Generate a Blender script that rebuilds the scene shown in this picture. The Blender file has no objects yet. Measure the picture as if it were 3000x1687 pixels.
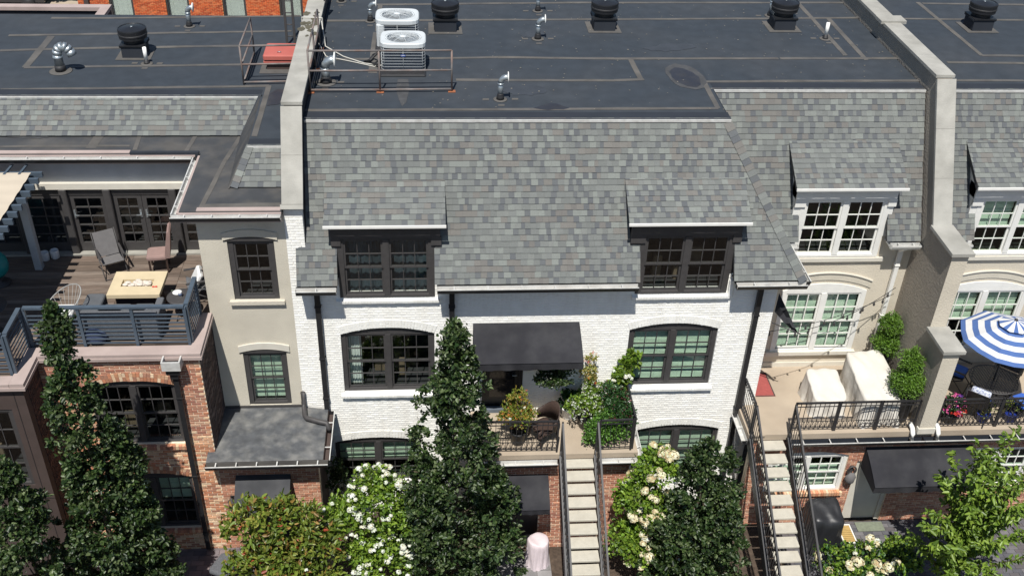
import bpy, math, random
import numpy as np
from mathutils import Matrix, Vector
random.seed(7); rng = np.random.default_rng(7)
SC = bpy.context.scene
COL = SC.collection
# ---------------------------------------------------------------- camera
CF, CP, CY, CR = 3047.18, 0.60171151, 0.09264686, 0.03952966     # focal (px of a 3000 px wide frame), pitch, yaw, roll
CAM = np.array([0.0, -18.65, 19.5])
_f = np.array([math.sin(CY)*math.cos(CP), math.cos(CY)*math.cos(CP), -math.sin(CP)])
_r = np.array([math.cos(CY), -math.sin(CY), 0.0]); _u = np.cross(_r, _f)
CRT = math.cos(CR)*_r + math.sin(CR)*_u; CUP = -math.sin(CR)*_r + math.cos(CR)*_u
cam = bpy.data.cameras.new('camera'); camo = bpy.data.objects.new('camera', cam); COL.objects.link(camo)
camo.matrix_world = Matrix(((CRT[0], CUP[0], -_f[0], CAM[0]), (CRT[1], CUP[1], -_f[1], CAM[1]), (CRT[2], CUP[2], -_f[2], CAM[2]), (0, 0, 0, 1)))
cam.sensor_width = 36; cam.sensor_fit = 'HORIZONTAL'; cam.lens = CF/3000*36; cam.clip_end = 600; cam.clip_start = .1
SC.camera = camo
SC.render.resolution_x, SC.render.resolution_y = 1024, 575
# ---------------------------------------------------------------- world, sun, exposure
SUN_EL = math.radians(62.5); SX, SY = -.213, -.977                 # towards the sun, horizontally
w = bpy.data.worlds.new('World'); SC.world = w; w.use_nodes = True
nt = w.node_tree; sky = nt.nodes.new('ShaderNodeTexSky'); sky.sky_type = 'NISHITA'; sky.sun_disc = False
sky.ozone_density = 2.2; sky.dust_density = .4; sky.sun_elevation = SUN_EL; sky.sun_rotation = math.atan2(SX, SY)
bg = nt.nodes['Background']; bg.inputs['Strength'].default_value = .07
nt.links.new(sky.outputs[0], bg.inputs['Color'])
sl = bpy.data.lights.new('sun', 'SUN'); sl.energy = 4.9; sl.angle = math.radians(.53); sl.color = (1, .965, .9)
so = bpy.data.objects.new('sun', sl); COL.objects.link(so)
sd = Vector((SX*math.cos(SUN_EL), SY*math.cos(SUN_EL), math.sin(SUN_EL)))
so.rotation_euler = sd.to_track_quat('Z', 'Y').to_euler(); so.location = (-6, -20, 40)
vs = SC.view_settings; vs.view_transform = 'Standard'; vs.look = 'None'; vs.gamma = 1; vs.use_curve_mapping = False; vs.exposure = .2
# ---------------------------------------------------------------- pixels of the photograph -> directions
def ray(x, y): return (x-1500)*CRT - (y-843.5)*CUP + CF*_f
def onY(x, y, Y=0.0): d = ray(x, y); return CAM + (Y-CAM[1])/d[1]*d
def onZ(x, y, Z=0.0): d = ray(x, y); return CAM + (Z-CAM[2])/d[2]*d
def onX(x, y, X=0.0): d = ray(x, y); return CAM + (X-CAM[0])/d[0]*d
def onP(x, y, Y0, Z0, m): d = ray(x, y); return CAM + (Z0-CAM[2]+m*(CAM[1]-Y0))/(d[2]-m*d[1])*d   # slope Z-Z0=m(Y-Y0)
def proj(P):
    q = np.asarray(P, float)-CAM; z = q@_f
    return 1500+CF*(q@CRT)/z, 843.5-CF*(q@CUP)/z
def inframe(P, m=0): x, y = proj(P); return -m < x < 3000+m and -m < y < 1687+m
# ---------------------------------------------------------------- materials
def srgb(r, g, b):
    f = lambda c: (c/255/12.92) if c/255 <= .04045 else ((c/255+.055)/1.055)**2.4
    return (f(r), f(g), f(b), 1)
MATS = {}
def mat(name, col, rough=.7, var=.12, scale=6, bump=0, bscale=40, metal=0, tint=False, spec=.5, stain=0, sscale=1.2, stretch=None, col2=None, trans=0, coat=0):
    """procedural surface: colour broken up by two noises, optional relief, optional per-piece tint from the mesh"""
    if name in MATS: return MATS[name]
    m = bpy.data.materials.new(name); m.use_nodes = True; n = m.node_tree; L = n.links
    b = n.nodes['Principled BSDF']; b.inputs['Roughness'].default_value = rough; b.inputs['Metallic'].default_value = metal
    b.inputs['Specular IOR Level'].default_value = spec
    if coat: b.inputs['Coat Weight'].default_value = coat
    tc = n.nodes.new('ShaderNodeTexCoord'); src = tc.outputs['Object']
    if stretch:
        mp = n.nodes.new('ShaderNodeMapping'); mp.inputs['Scale'].default_value = stretch; L.new(src, mp.inputs['Vector']); src = mp.outputs['Vector']
    no = n.nodes.new('ShaderNodeTexNoise'); no.inputs['Scale'].default_value = scale; no.inputs['Detail'].default_value = 6; L.new(src, no.inputs['Vector'])
    rm = n.nodes.new('ShaderNodeMapRange'); rm.inputs['From Min'].default_value = .3; rm.inputs['From Max'].default_value = .7
    rm.inputs['To Min'].default_value = 1-var; rm.inputs['To Max'].default_value = 1+var; L.new(no.outputs['Fac'], rm.inputs['Value'])
    base = n.nodes.new('ShaderNodeRGB'); base.outputs[0].default_value = col; cs = base.outputs[0]
    if tint:
        at = n.nodes.new('ShaderNodeAttribute'); at.attribute_name = 'tint'; cs = at.outputs['Color']
    if col2:
        n2 = n.nodes.new('ShaderNodeTexNoise'); n2.inputs['Scale'].default_value = sscale; n2.inputs['Detail'].default_value = 5; L.new(src, n2.inputs['Vector'])
        r2 = n.nodes.new('ShaderNodeMapRange'); r2.inputs['From Min'].default_value = .42; r2.inputs['From Max'].default_value = .68; L.new(n2.outputs['Fac'], r2.inputs['Value'])
        r2.inputs['To Max'].default_value = stain if stain else .6
        mx = n.nodes.new('ShaderNodeMix'); mx.data_type = 'RGBA'; L.new(r2.outputs[0], mx.inputs[0]); L.new(cs, mx.inputs[6]); mx.inputs[7].default_value = col2; cs = mx.outputs[2]
    ml = n.nodes.new('ShaderNodeMix'); ml.data_type = 'RGBA'; ml.blend_type = 'MULTIPLY'; ml.inputs[0].default_value = 1
    L.new(cs, ml.inputs[6]); L.new(rm.outputs[0], ml.inputs[7]); L.new(ml.outputs[2], b.inputs['Base Color'])
    if bump:
        nb = n.nodes.new('ShaderNodeTexNoise'); nb.inputs['Scale'].default_value = bscale; nb.inputs['Detail'].default_value = 4; L.new(src, nb.inputs['Vector'])
        bp = n.nodes.new('ShaderNodeBump'); bp.inputs['Strength'].default_value = bump; bp.inputs['Distance'].default_value = .02; L.new(nb.outputs['Fac'], bp.inputs['Height']); L.new(bp.outputs['Normal'], b.inputs['Normal'])
    if trans:
        tr = n.nodes.new('ShaderNodeBsdfTranslucent'); L.new(ml.outputs[2], tr.inputs['Color'])
        ms = n.nodes.new('ShaderNodeMixShader'); ms.inputs[0].default_value = trans; out = n.nodes['Material Output']
        L.new(b.outputs[0], ms.inputs[1]); L.new(tr.outputs[0], ms.inputs[2]); L.new(ms.outputs[0], out.inputs['Surface'])
    MATS[name] = m; return m
def glass(name, tintc, refl=1.45):
    m = bpy.data.materials.new(name); m.use_nodes = True; n = m.node_tree; L = n.links; n.nodes.remove(n.nodes['Principled BSDF'])
    t = n.nodes.new('ShaderNodeBsdfTransparent'); t.inputs[0].default_value = tintc
    g = n.nodes.new('ShaderNodeBsdfGlossy'); g.inputs['Roughness'].default_value = .02
    lw = n.nodes.new('ShaderNodeLayerWeight'); lw.inputs[0].default_value = .5           # Schlick reflectance, alike from both sides
    pw_ = n.nodes.new('ShaderNodeMath'); pw_.operation = 'POWER'; pw_.inputs[1].default_value = 5; L.new(lw.outputs['Facing'], pw_.inputs[0])
    fr = n.nodes.new('ShaderNodeMath'); fr.operation = 'MULTIPLY_ADD'; fr.inputs[1].default_value = .9; fr.inputs[2].default_value = refl; L.new(pw_.outputs[0], fr.inputs[0])
    tc = n.nodes.new('ShaderNodeTexCoord'); no = n.nodes.new('ShaderNodeTexNoise'); no.inputs['Scale'].default_value = 2.2; L.new(tc.outputs['Object'], no.inputs['Vector'])
    bp = n.nodes.new('ShaderNodeBump'); bp.inputs['Strength'].default_value = .05; bp.inputs['Distance'].default_value = .05; L.new(no.outputs['Fac'], bp.inputs['Height']); L.new(bp.outputs[0], g.inputs['Normal'])
    ms = n.nodes.new('ShaderNodeMixShader'); L.new(fr.outputs[0], ms.inputs[0]); L.new(t.outputs[0], ms.inputs[1]); L.new(g.outputs[0], ms.inputs[2])
    L.new(ms.outputs[0], n.nodes['Material Output'].inputs['Surface']); MATS[name] = m; return m
M_WHITE = mat('white_painted_brick', srgb(242, 241, 236), .75, .04, 5, .2, 45, col2=srgb(214, 209, 198), stain=.34, sscale=2.6, stretch=(1.6, 1.6, .45))
M_MORTW = mat('white_painted_mortar', srgb(238, 236, 231), .8, .04, 8, .2, 60)
M_BRICK = mat('red_clay_brick', srgb(160, 100, 70), .9, .16, 14, .5, 60, tint=True)
M_MORT = mat('pale_mortar', srgb(226, 210, 186), .9, .1, 12, .4, 90)
M_MORTG = mat('brown_mortar', srgb(206, 188, 166), .9, .1, 12, .4, 90)
M_SHING = mat('asphalt_shingle', srgb(130, 130, 128), .9, .1, 60, .5, 160, tint=True)
M_UNDER = mat('roof_underlay', srgb(70, 70, 70), .9)
M_MEMB = mat('dark_roof_membrane', srgb(53, 59, 66), .72, .12, 3.1, .05, 2.2, col2=srgb(70, 72, 75), stain=.38, sscale=.5, spec=.3)
M_MEMB2 = mat('fresh_membrane_flashing', srgb(45, 49, 56), .7, .1, 2, .05, 6, spec=.3)
M_MEMB3 = mat('weathered_grey_membrane', srgb(64, 66, 69), .72, .14, 2.2, .05, 3, col2=srgb(96, 92, 87), stain=.55, sscale=1.6, spec=.3)
M_SEAM = mat('dusty_seam_tape', srgb(90, 87, 83), .8, .22, 2.6, .1, 30, col2=srgb(76, 75, 75), stain=.7, sscale=1.1)
M_SHINE = mat('puddle_stain', srgb(47, 48, 54), .42, .15, 3, col2=srgb(60, 58, 58), sscale=4)
M_PALES = mat('pale_dust_mark', srgb(66, 67, 69), .85, .2, 5)
M_STUC = mat('beige_stucco', srgb(206, 197, 180), .9, .05, 2, .6, 30, col2=srgb(172, 163, 148), stain=.3, sscale=.8)
M_STUCG = mat('grey_stucco', srgb(205, 198, 182), .9, .05, 2, .5, 45, col2=srgb(170, 163, 150), stain=.4, sscale=.9)
M_STUCT = mat('rough_taupe_stucco', srgb(150, 142, 131), .95, .06, 4, .9, 16)
M_CONC = mat('weathered_concrete_coping', srgb(162, 160, 153), .9, .12, 3, .3, 30, col2=srgb(128, 126, 118), stain=.45, sscale=1.1)
M_TERR = mat('tan_concrete_terrace', srgb(170, 156, 138), .9, .08, 1.6, .15, 60, col2=srgb(150, 135, 117), stain=.5, sscale=.9)
M_STEP = mat('pale_cast_tread', srgb(184, 179, 166), .85, .08, 7, .2, 60, col2=srgb(172, 165, 150), stain=.4, sscale=2.2)
M_DARK = mat('charcoal_paint', srgb(66, 64, 64), .55, .1, 9)
M_BLACK = mat('black_metal', srgb(38, 38, 40), .45, .15, 12)
M_IRON = mat('wrought_iron', srgb(44, 43, 45), .5, .2, 20)
M_FABR = mat('black_canvas', srgb(47, 47, 51), .95, .16, 1.6, .45, 3.5, spec=.2, col2=srgb(66, 66, 68), stain=.5, sscale=2.2)
M_FABG = mat('charcoal_canvas', srgb(64, 65, 68), .95, .14, 2, .35, 4, spec=.2, col2=srgb(82, 82, 84), stain=.5, sscale=2.4)
M_WPAINT = mat('white_paint', srgb(226, 225, 220), .5, .04, 6)
M_CREAM = mat('cream_trim', srgb(206, 201, 189), .7, .05, 5)
M_GALV = mat('galvanised_steel', srgb(178, 186, 190), .38, .16, 14, metal=.75)
M_ALU = mat('dull_aluminium', srgb(206, 206, 203), .5, .12, 9, metal=.15, col2=srgb(150, 142, 130), stain=.3, sscale=5)
M_GUTT = mat('white_gutter_interior', srgb(208, 207, 203), .7, .12, 6, col2=srgb(150, 142, 130), stain=.4, sscale=3)
M_RUST = mat('rusty_pipe', srgb(112, 108, 106), .6, .2, 7, col2=srgb(122, 88, 72), stain=.6, sscale=3.2)
M_RUSTO = mat('orange_rust', srgb(150, 92, 60), .9, .25, 12)
M_HATCH = mat('faded_red_hatch', srgb(180, 98, 88), .6, .1, 4, col2=srgb(160, 76, 66), stain=.4, sscale=2)
M_PVC = mat('white_pvc', srgb(232, 232, 228), .4, .05, 6)
M_RUBB = mat('black_rubber', srgb(42, 42, 44), .6, .15, 12)
M_VENT = mat('black_vent_metal', srgb(34, 35, 38), .38, .15, 6)
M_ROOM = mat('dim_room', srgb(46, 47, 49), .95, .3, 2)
M_ROOMW = mat('room_furnishing', srgb(112, 98, 80), .9, .3, 6)
M_CURTD = mat('dusky_curtain', srgb(58, 72, 80), .9, .3, 3)
M_PORCH = mat('pale_grey_membrane', srgb(80, 82, 85), .7, .2, 6, .08, 3, col2=srgb(122, 121, 118), stain=.75, sscale=3.2, spec=.3)
M_CURT = mat('pale_curtain', srgb(214, 222, 216), .9, .08, 5)
M_BLIND = mat('white_blind', srgb(225, 230, 222), .8, .05, 6)
M_PINK = mat('pinkish_metal_coping', srgb(172, 156, 150), .6, .08, 2.5, col2=srgb(146, 130, 126), stain=.4, sscale=1.3)
M_BLUEG = mat('blue_grey_steel', srgb(74, 86, 98), .5, .1, 8)
M_WALLD = mat('dark_grey_cladding', srgb(170, 174, 178), .8, .08, 3)
M_BROWN = mat('dark_brown_panel', srgb(72, 60, 56), .8, .12, 3)
M_DECK = mat('weathered_deck_board', srgb(122, 102, 86), .9, .3, 2.2, .3, 20, tint=True, stretch=(1.2, 14, 14))
M_CANOP = mat('beige_canopy_cloth', srgb(190, 178, 160), .9, .05, 2)
M_TAN = mat('sand_cast_stone', srgb(198, 182, 150), .8, .05, 5)
M_GREYF = mat('grey_wicker', srgb(92, 94, 98), .9, .2, 40, .6, 60)
M_CUSH = mat('grey_cushion', srgb(84, 87, 91), .95, .1, 6, .2, 14)
M_GREYS = mat('grey_sling_cloth', srgb(104, 102, 102), .9, .08, 10)
M_MAUVE = mat('mauve_upholstery', srgb(142, 118, 112), .95, .08, 6)
M_PEBB = mat('river_pebble', srgb(204, 194, 182), .8, .15, 9)
M_PAVE = mat('grey_paver', srgb(112, 110, 112), .9, .15, 4, .3, 30, tint=True)
M_GROUND = mat('dark_mulch_soil', srgb(76, 64, 54), 1, .35, 9, .8, 30)
M_ASPH = mat('asphalt_road', srgb(92, 92, 94), .95, .15, 3)
M_COVER = mat('cream_furniture_cover', srgb(204, 199, 190), .9, .06, 2.5, .8, 5)
M_GRILL = mat('black_vinyl_cover', srgb(40, 41, 44), .42, .12, 4, .4, 4)
M_PINKC = mat('pale_pink_cover', srgb(214, 200, 204), .85, .05, 3, .3, 5)
M_REDM = mat('red_mat', srgb(152, 76, 72), .95, .12, 14)
M_GRNM = mat('green_grey_mat', srgb(118, 124, 108), .95, .15, 14)
M_WICK = mat('dark_brown_wicker', srgb(62, 48, 42), .6, .25, 30)
M_BLUE = mat('royal_blue_cushion', srgb(52, 92, 176), .9, .1, 8)
M_UBLUE = mat('umbrella_blue_stripe', srgb(82, 112, 170), .9, .06, 5, trans=.2)
M_UWHITE = mat('umbrella_white_stripe', srgb(226, 226, 226), .9, .04, 5, trans=.2)
M_TEAL = mat('teal_plastic', srgb(30, 140, 142), .35, .1, 5)
M_RED = mat('bright_red', srgb(210, 44, 36), .5, .1, 6)
M_ACWHITE = mat('ac_white_enamel', srgb(196, 201, 203), .45, .06, 4)
M_ACFIN = mat('ac_coil_fins', srgb(62, 70, 82), .6, .25, 30, metal=.3)
M_TERRAC = mat('brick_red_orange', srgb(190, 96, 56), .9, .2, 10, .3, 40, tint=True)
M_YEL = mat('yellow_slatted_wood', srgb(184, 154, 96), .6, .15, 9)
M_WIRE = mat('pale_grey_wire', srgb(150, 150, 148), .6)
M_WHITEP = mat('white_ceramic', srgb(226, 226, 224), .35, .05, 6)
M_BARK = mat('grey_brown_bark', srgb(88, 74, 62), .95, .25, 14, .6, 30)
M_CABLE = mat('pale_cable', srgb(190, 188, 180), .6, .1, 9)
M_LEAF = mat('leaf', srgb(50, 80, 40), .42, .1, 30, tint=True, trans=.34, spec=.5)
M_PETAL = mat('petal', srgb(230, 230, 220), .7, .06, 30, tint=True, trans=.2)
G_GREEN = glass('green_tinted_glass', (.835, .9, .85, 1), .045)
G_CLEAR = glass('window_glass', (.915, .935, .925, 1), .045)
# ---------------------------------------------------------------- mesh building
class MB:
    def __init__(s): s.v = []; s.f = []; s.m = []; s.t = []; s.mi = 0; s.tint = None; s.sm = []; s.smooth = False
    def add(s, vs, fs):
        o = len(s.v); s.v.extend([tuple(map(float, p)) for p in vs])
        for f in fs: s.f.append([o+i for i in f]); s.m.append(s.mi); s.t.append(s.tint or (1, 1, 1, 1)); s.sm.append(s.smooth)
        return s
    def box(s, x0, x1, y0, y1, z0, z1):
        return s.add([(x0, y0, z0), (x1, y0, z0), (x1, y1, z0), (x0, y1, z0), (x0, y0, z1), (x1, y0, z1), (x1, y1, z1), (x0, y1, z1)],
                     [(0, 3, 2, 1), (4, 5, 6, 7), (0, 1, 5, 4), (1, 2, 6, 5), (2, 3, 7, 6), (3, 0, 4, 7)])
    def bevbox(s, x0, x1, y0, y1, z0, z1, b=.03):
        """box with chamfered vertical and top edges"""
        r = lambda d, z: [(x0+d+b, y0+d, z), (x1-d-b, y0+d, z), (x1-d, y0+d+b, z), (x1-d, y1-d-b, z), (x1-d-b, y1-d, z), (x0+d+b, y1-d, z), (x0+d, y1-d-b, z), (x0+d, y0+d+b, z)]
        vs = r(b*.3, z0)+r(0, z0+b*.4)+r(0, z1-b)+r(b*.35, z1-b*.3)+r(b, z1); fs = [tuple(range(7, -1, -1)), tuple(range(32, 40))]
        for k in range(4):
            for i in range(8): j = (i+1) % 8; fs.append((k*8+i, k*8+j, k*8+8+j, k*8+8+i))
        return s.add(vs, fs)
    def prism(s, poly, y0, y1, ax='y'):
        """poly of (a,b): extruded along ax; ax y -> (a=x,b=z), x -> (a=y,b=z), z -> (a=x,b=y)"""
        n = len(poly); f = {'y': lambda p, w: (p[0], w, p[1]), 'x': lambda p, w: (w, p[0], p[1]), 'z': lambda p, w: (p[0], p[1], w)}[ax]
        vs = [f(p, y0) for p in poly]+[f(p, y1) for p in poly]
        return s.add(vs, [tuple(range(n)), tuple(range(2*n-1, n-1, -1))]+[(i, i+n, (i+1) % n+n, (i+1) % n) for i in range(n)])
    def sheet(s, pts, th=.01):
        """polygon in space with thickness th along its normal"""
        p = [np.array(q, float) for q in pts]; nn = np.cross(p[1]-p[0], p[2]-p[0]); nn = nn/np.linalg.norm(nn)
        n = len(p); return s.add([tuple(q) for q in p]+[tuple(q-nn*th) for q in p], [tuple(range(n)), tuple(range(2*n-1, n-1, -1))]+[(i, i+n, (i+1) % n+n, (i+1) % n) for i in range(n)])
    def bar(s, a, b, w=.03, h=None, up=(0, 0, 1)):
        a, b = np.array(a, float), np.array(b, float); d = b-a; d = d/np.linalg.norm(d); up = np.array(up, float)
        if abs(d@up) > .98: up = np.array((0, 1., 0))
        r = np.cross(d, up); r /= np.linalg.norm(r); u = np.cross(r, d); h = w if h is None else h; c = []
        for q in (a, b):
            for i, j in ((-1, -1), (1, -1), (1, 1), (-1, 1)): c.append(q+r*i*w/2+u*j*h/2)
        return s.add(c, [(0, 1, 2, 3), (7, 6, 5, 4), (0, 4, 5, 1), (1, 5, 6, 2), (2, 6, 7, 3), (3, 7, 4, 0)])
    def tube(s, pts, r=.02, n=8, cap=True, closed=False):
        P = [np.array(p, float) for p in pts]; R = r if hasattr(r, '__len__') else [r]*len(P); rings = []; up = np.array((0.13, .21, .97))
        for i, p in enumerate(P):
            a = P[i-1] if (i > 0 or closed) else P[i]; b = P[(i+1) % len(P)] if (i < len(P)-1 or closed) else P[i]
            d = b-a; d = d/(np.linalg.norm(d)+1e-9)
            x = np.cross(d, up)
            if np.linalg.norm(x) < .05: x = np.cross(d, (1, 0, 0))
            x /= np.linalg.norm(x); y = np.cross(d, x); up = -y if False else up
            rings.append([p+R[i]*(x*math.cos(t)+y*math.sin(t)) for t in [k*2*math.pi/n for k in range(n)]])
        vs = [q for rg in rings for q in rg]; fs = []; m = len(P); sm = s.smooth; s.smooth = True
        for i in range(m if closed else m-1):
            j = (i+1) % m
            for k in range(n): fs.append((i*n+k, i*n+(k+1) % n, j*n+(k+1) % n, j*n+k))
        if cap and not closed: fs.append(tuple(range(n-1, -1, -1))); fs.append(tuple((m-1)*n+k for k in range(n)))
        s.add(vs, fs); s.smooth = sm; return s
    def lathe(s, prof, c=(0, 0, 0), n=24, smooth=True):
        vs = []; fs = []; m = len(prof)
        for r, z in prof:
            for k in range(n): t = 2*math.pi*k/n; vs.append((c[0]+r*math.cos(t), c[1]+r*math.sin(t), c[2]+z))
        for i in range(m-1):
            for k in range(n): fs.append((i*n+k, i*n+(k+1) % n, (i+1)*n+(k+1) % n, (i+1)*n+k))
        if prof[0][0] > .002: fs.append(tuple(range(n-1, -1, -1)))
        if prof[-1][0] > .002: fs.append(tuple((m-1)*n+k for k in range(n)))
        sm = s.smooth; s.smooth = smooth; s.add(vs, fs); s.smooth = sm; return s
    def blob(s, c, r, n=10, m=7, jit=0.0, sd=0):
        q = np.random.default_rng(sd); vs = []; fs = []
        for i in range(m+1):
            a = math.pi*i/m
            for k in range(n):
                t = 2*math.pi*k/n; j = 1+jit*(q.random()-.5)
                vs.append((c[0]+r[0]*math.sin(a)*math.cos(t)*j, c[1]+r[1]*math.sin(a)*math.sin(t)*j, c[2]-r[2]*math.cos(a)*j))
        for i in range(m):
            for k in range(n): fs.append((i*n+k, i*n+(k+1) % n, (i+1)*n+(k+1) % n, (i+1)*n+k))
        sm = s.smooth; s.smooth = True; s.add(vs, fs); s.smooth = sm; return s
    def mesh(s, name, mats, off=(0, 0, 0)):
        me = bpy.data.meshes.new(name); o = np.array(off, float)
        me.from_pydata([tuple(np.array(p)-o) for p in s.v], [], s.f)
        for m in (mats if isinstance(mats, (list, tuple)) else [mats]): me.materials.append(m)
        me.polygons.foreach_set('material_index', s.m); me.polygons.foreach_set('use_smooth', s.sm)
        if any(t != (1, 1, 1, 1) for t in s.t):
            at = me.color_attributes.new('tint', 'FLOAT_COLOR', 'CORNER'); cols = []
            for f, t in zip(s.f, s.t): cols.extend(list(t)*len(f))
            at.data.foreach_set('color', cols)
        me.update(); return me
def link(name, me, parent=None):
    o = bpy.data.objects.new(name, me); COL.objects.link(o)
    if parent is not None: o.parent = parent
    return o
def rootof(o):
    while o.parent is not None: o = o.parent
    return o
def tag(o, label=None, cat=None, group=None, kind=None):
    for k, v in (('label', label), ('category', cat), ('group', group), ('kind', kind)):
        if v: o[k] = v
    return o
def thing(name, label, cat, loc=(0, 0, 0), group=None, rz=0):
    o = bpy.data.objects.new(name, None); o.empty_display_size = .2; COL.objects.link(o); o.location = tuple(map(float, loc)); o.rotation_euler = (0, 0, rz)
    return tag(o, label, cat, group)
def part(name, mb, mats, parent, world=True, label=None, kind=None):
    """world=True: the builder holds world coordinates, parent's root is unrotated"""
    off = rootof(parent).location if world else (0, 0, 0)
    return tag(link(name, mb.mesh(name, mats, off), parent), label, None, None, kind)
def solo(name, mb, mats, label, cat, group=None, loc=None, kind=None):
    o = link(name, mb.mesh(name, mats, loc or (0, 0, 0)))
    if loc is not None: o.location = tuple(map(float, loc))
    return tag(o, label, cat, group, kind)
def struct(name, mb, mats): return tag(link(name, mb.mesh(name, mats)), kind='structure')
def dup(o, loc=None, label=None, group=None, rz=None):
    def cp(x, par):
        c = x.copy(); COL.objects.link(c); c.parent = par
        for ch in list(x.children): cp(ch, c)
        return c
    c = cp(o, None)
    if loc is not None: c.location = tuple(map(float, loc))
    if rz is not None: c.rotation_euler = (0, 0, rz)
    if label: c['label'] = label
    if group: c['group'] = group
    return c
def jit(c, a): 
    k = 1+random.uniform(-a, a); return (c[0]*k, c[1]*k, c[2]*k, 1)
# ---------------------------------------------------------------- repeated building pieces
L3 = lambda l: [srgb(*c) for c in l]
PAL_RED = L3([(180, 126, 101), (172, 119, 96), (185, 132, 107), (167, 113, 93), (187, 141, 116), (191, 154, 129), (159, 110, 93), (181, 131, 107)])
PAL_TAN = L3([(200, 144, 108), (188, 128, 96), (206, 160, 126), (214, 182, 148), (178, 126, 98), (208, 172, 140), (194, 130, 98), (218, 192, 162), (170, 124, 102)])
PAL_ORG = L3([(196, 92, 50), (184, 84, 46), (206, 104, 58), (172, 78, 46), (200, 112, 70)])
PAL_SH = L3([(112, 115, 113), (107, 110, 108), (94, 97, 99), (90, 93, 96), (112, 110, 106), (107, 105, 102), (122, 126, 122), (109, 112, 110), (117, 120, 117)])
CH, BL = .0677, .2033
def arch_half(w, rise, h):
    """half width of a segmental arch of half span w at height h over its spring"""
    R = (w*w+rise*rise)/(2*rise); d = h+R-rise
    return math.sqrt(max(R*R-d*d, 0))
def arch_z(w, rise, x):
    R = (w*w+rise*rise)/(2*rise); return math.sqrt(max(R*R-x*x, 0))-(R-rise)
def solid(u0, u1, z, ops):
    iv = [(u0, u1)]
    for o in ops:
        a, b, za, zb = o[:4]; rise = o[4] if len(o) > 4 else 0; c, w = (a+b)/2, (b-a)/2
        if za < z < zb: pass
        elif rise and zb <= z < zb+rise: h = arch_half(w, rise, z-zb); a, b = c-h, c+h
        else: continue
        nv = []
        for p, q in iv:
            if b <= p or a >= q: nv.append((p, q)); continue
            if a > p: nv.append((p, a))
            if b < q: nv.append((b, q))
        iv = nv
    return [i for i in iv if i[1]-i[0] > .012]
_bv = {}
def brick_variant(m, tint, key):
    if key not in _bv:
        b = MB(); b.tint = tint; h, d = (CH-.015)/2, .012
        b.add([(-.5, 0, -h), (.5, 0, -h), (.5, 0, h), (-.5, 0, h), (-.495, -d, -h+.002), (.495, -d, -h+.002), (.495, -d, h-.002), (-.495, -d, h-.002)], [(4, 5, 6, 7), (0, 1, 5, 4), (1, 2, 6, 5), (2, 3, 7, 6), (3, 0, 4, 7)])
        _bv[key] = b.mesh('brick', m)
    return _bv[key]
def brick_wall(house, face, W, u0, u1, z0, z1, ops=(), pal=None, mats=(None, None), nind=0, name='brick_wall', thick=.2, seed=1, single_top=None):
    """face 'f': plane y=W looking to -y; 'r': plane x=W looking to +x (u runs along y). Mortar bed, then every brick proud of it."""
    q = random.Random(seed); off = np.array(rootof(house).location)
    P = (lambda u, o, z: (u, W-o, z)) if face == 'f' else (lambda u, o, z: (W+o, u, z))
    bed = MB(); cand = []; n = int(round((z1-z0)/CH)); ch = (z1-z0)/n
    for i in range(n):
        za, zb = z0+i*ch, z0+(i+1)*ch
        for a, b in solid(u0, u1, (za+zb)/2, ops):
            v = [P(a, 0, za), P(b, 0, za), P(b, 0, zb), P(a, 0, zb), P(a, -thick, za), P(b, -thick, za), P(b, -thick, zb), P(a, -thick, zb)]
            bed.add(v, [(0, 1, 2, 3), (0, 3, 7, 4), (1, 5, 6, 2), (4, 7, 6, 5)]+([(3, 2, 6, 7)] if i == n-1 else [])+[(0, 4, 5, 1), (3, 2, 6, 7)] * (1 if ops else 0))
            s = a-BL+((i % 2)*BL/2+u0-a) % BL
            while s < b:
                p, r = max(s+.007, a+.001), min(s+BL-.007, b-.001)
                if r-p > .03: cand.append((p, r, (za+zb)/2, q.uniform(.004, .009) if pal is None else q.uniform(.005, .014), q.randrange(len(pal) if pal else 4), q.uniform(-.0022, .0022)))
                s += BL
    wall = part(name, bed, mats[1], house)
    ind = set()
    if nind and face == 'f':
        order = sorted((k for k, c in enumerate(cand) if inframe(P((c[0]+c[1])/2, 0, c[2]), -20) and c[1]-c[0] > .15), key=lambda k: np.linalg.norm(np.array(P((cand[k][0]+cand[k][1])/2, 0, cand[k][2]))-CAM))
        ind = set(order[:nind])
    rest = MB(); h = (ch-.015)/2
    for k, (a, b, zc, d, t, dz) in enumerate(cand):
        zc += dz
        if k in ind:
            o = link('brick', brick_variant(mats[0], pal[t] if pal else None, (mats[0].name, t)), wall)
            o.location = tuple(np.array(P((a+b)/2, 0, zc))-off); o.scale = (b-a, d/.012, 1)
        else:
            rest.tint = jit(pal[t], .12) if pal else None; e = .0015
            rest.add([P(a, 0, zc-h), P(b, 0, zc-h), P(b, 0, zc+h), P(a, 0, zc+h), P(a+e, d, zc-h+e), P(b-e, d, zc-h+e), P(b-e, d, zc+h-e), P(a+e, d, zc+h-e)], [(4, 5, 6, 7), (0, 1, 5, 4), (1, 2, 6, 5), (2, 3, 7, 6), (3, 0, 4, 7)])
    if rest.v: part('bricks', rest, mats[0], wall, kind='stuff')
    return wall
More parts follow.
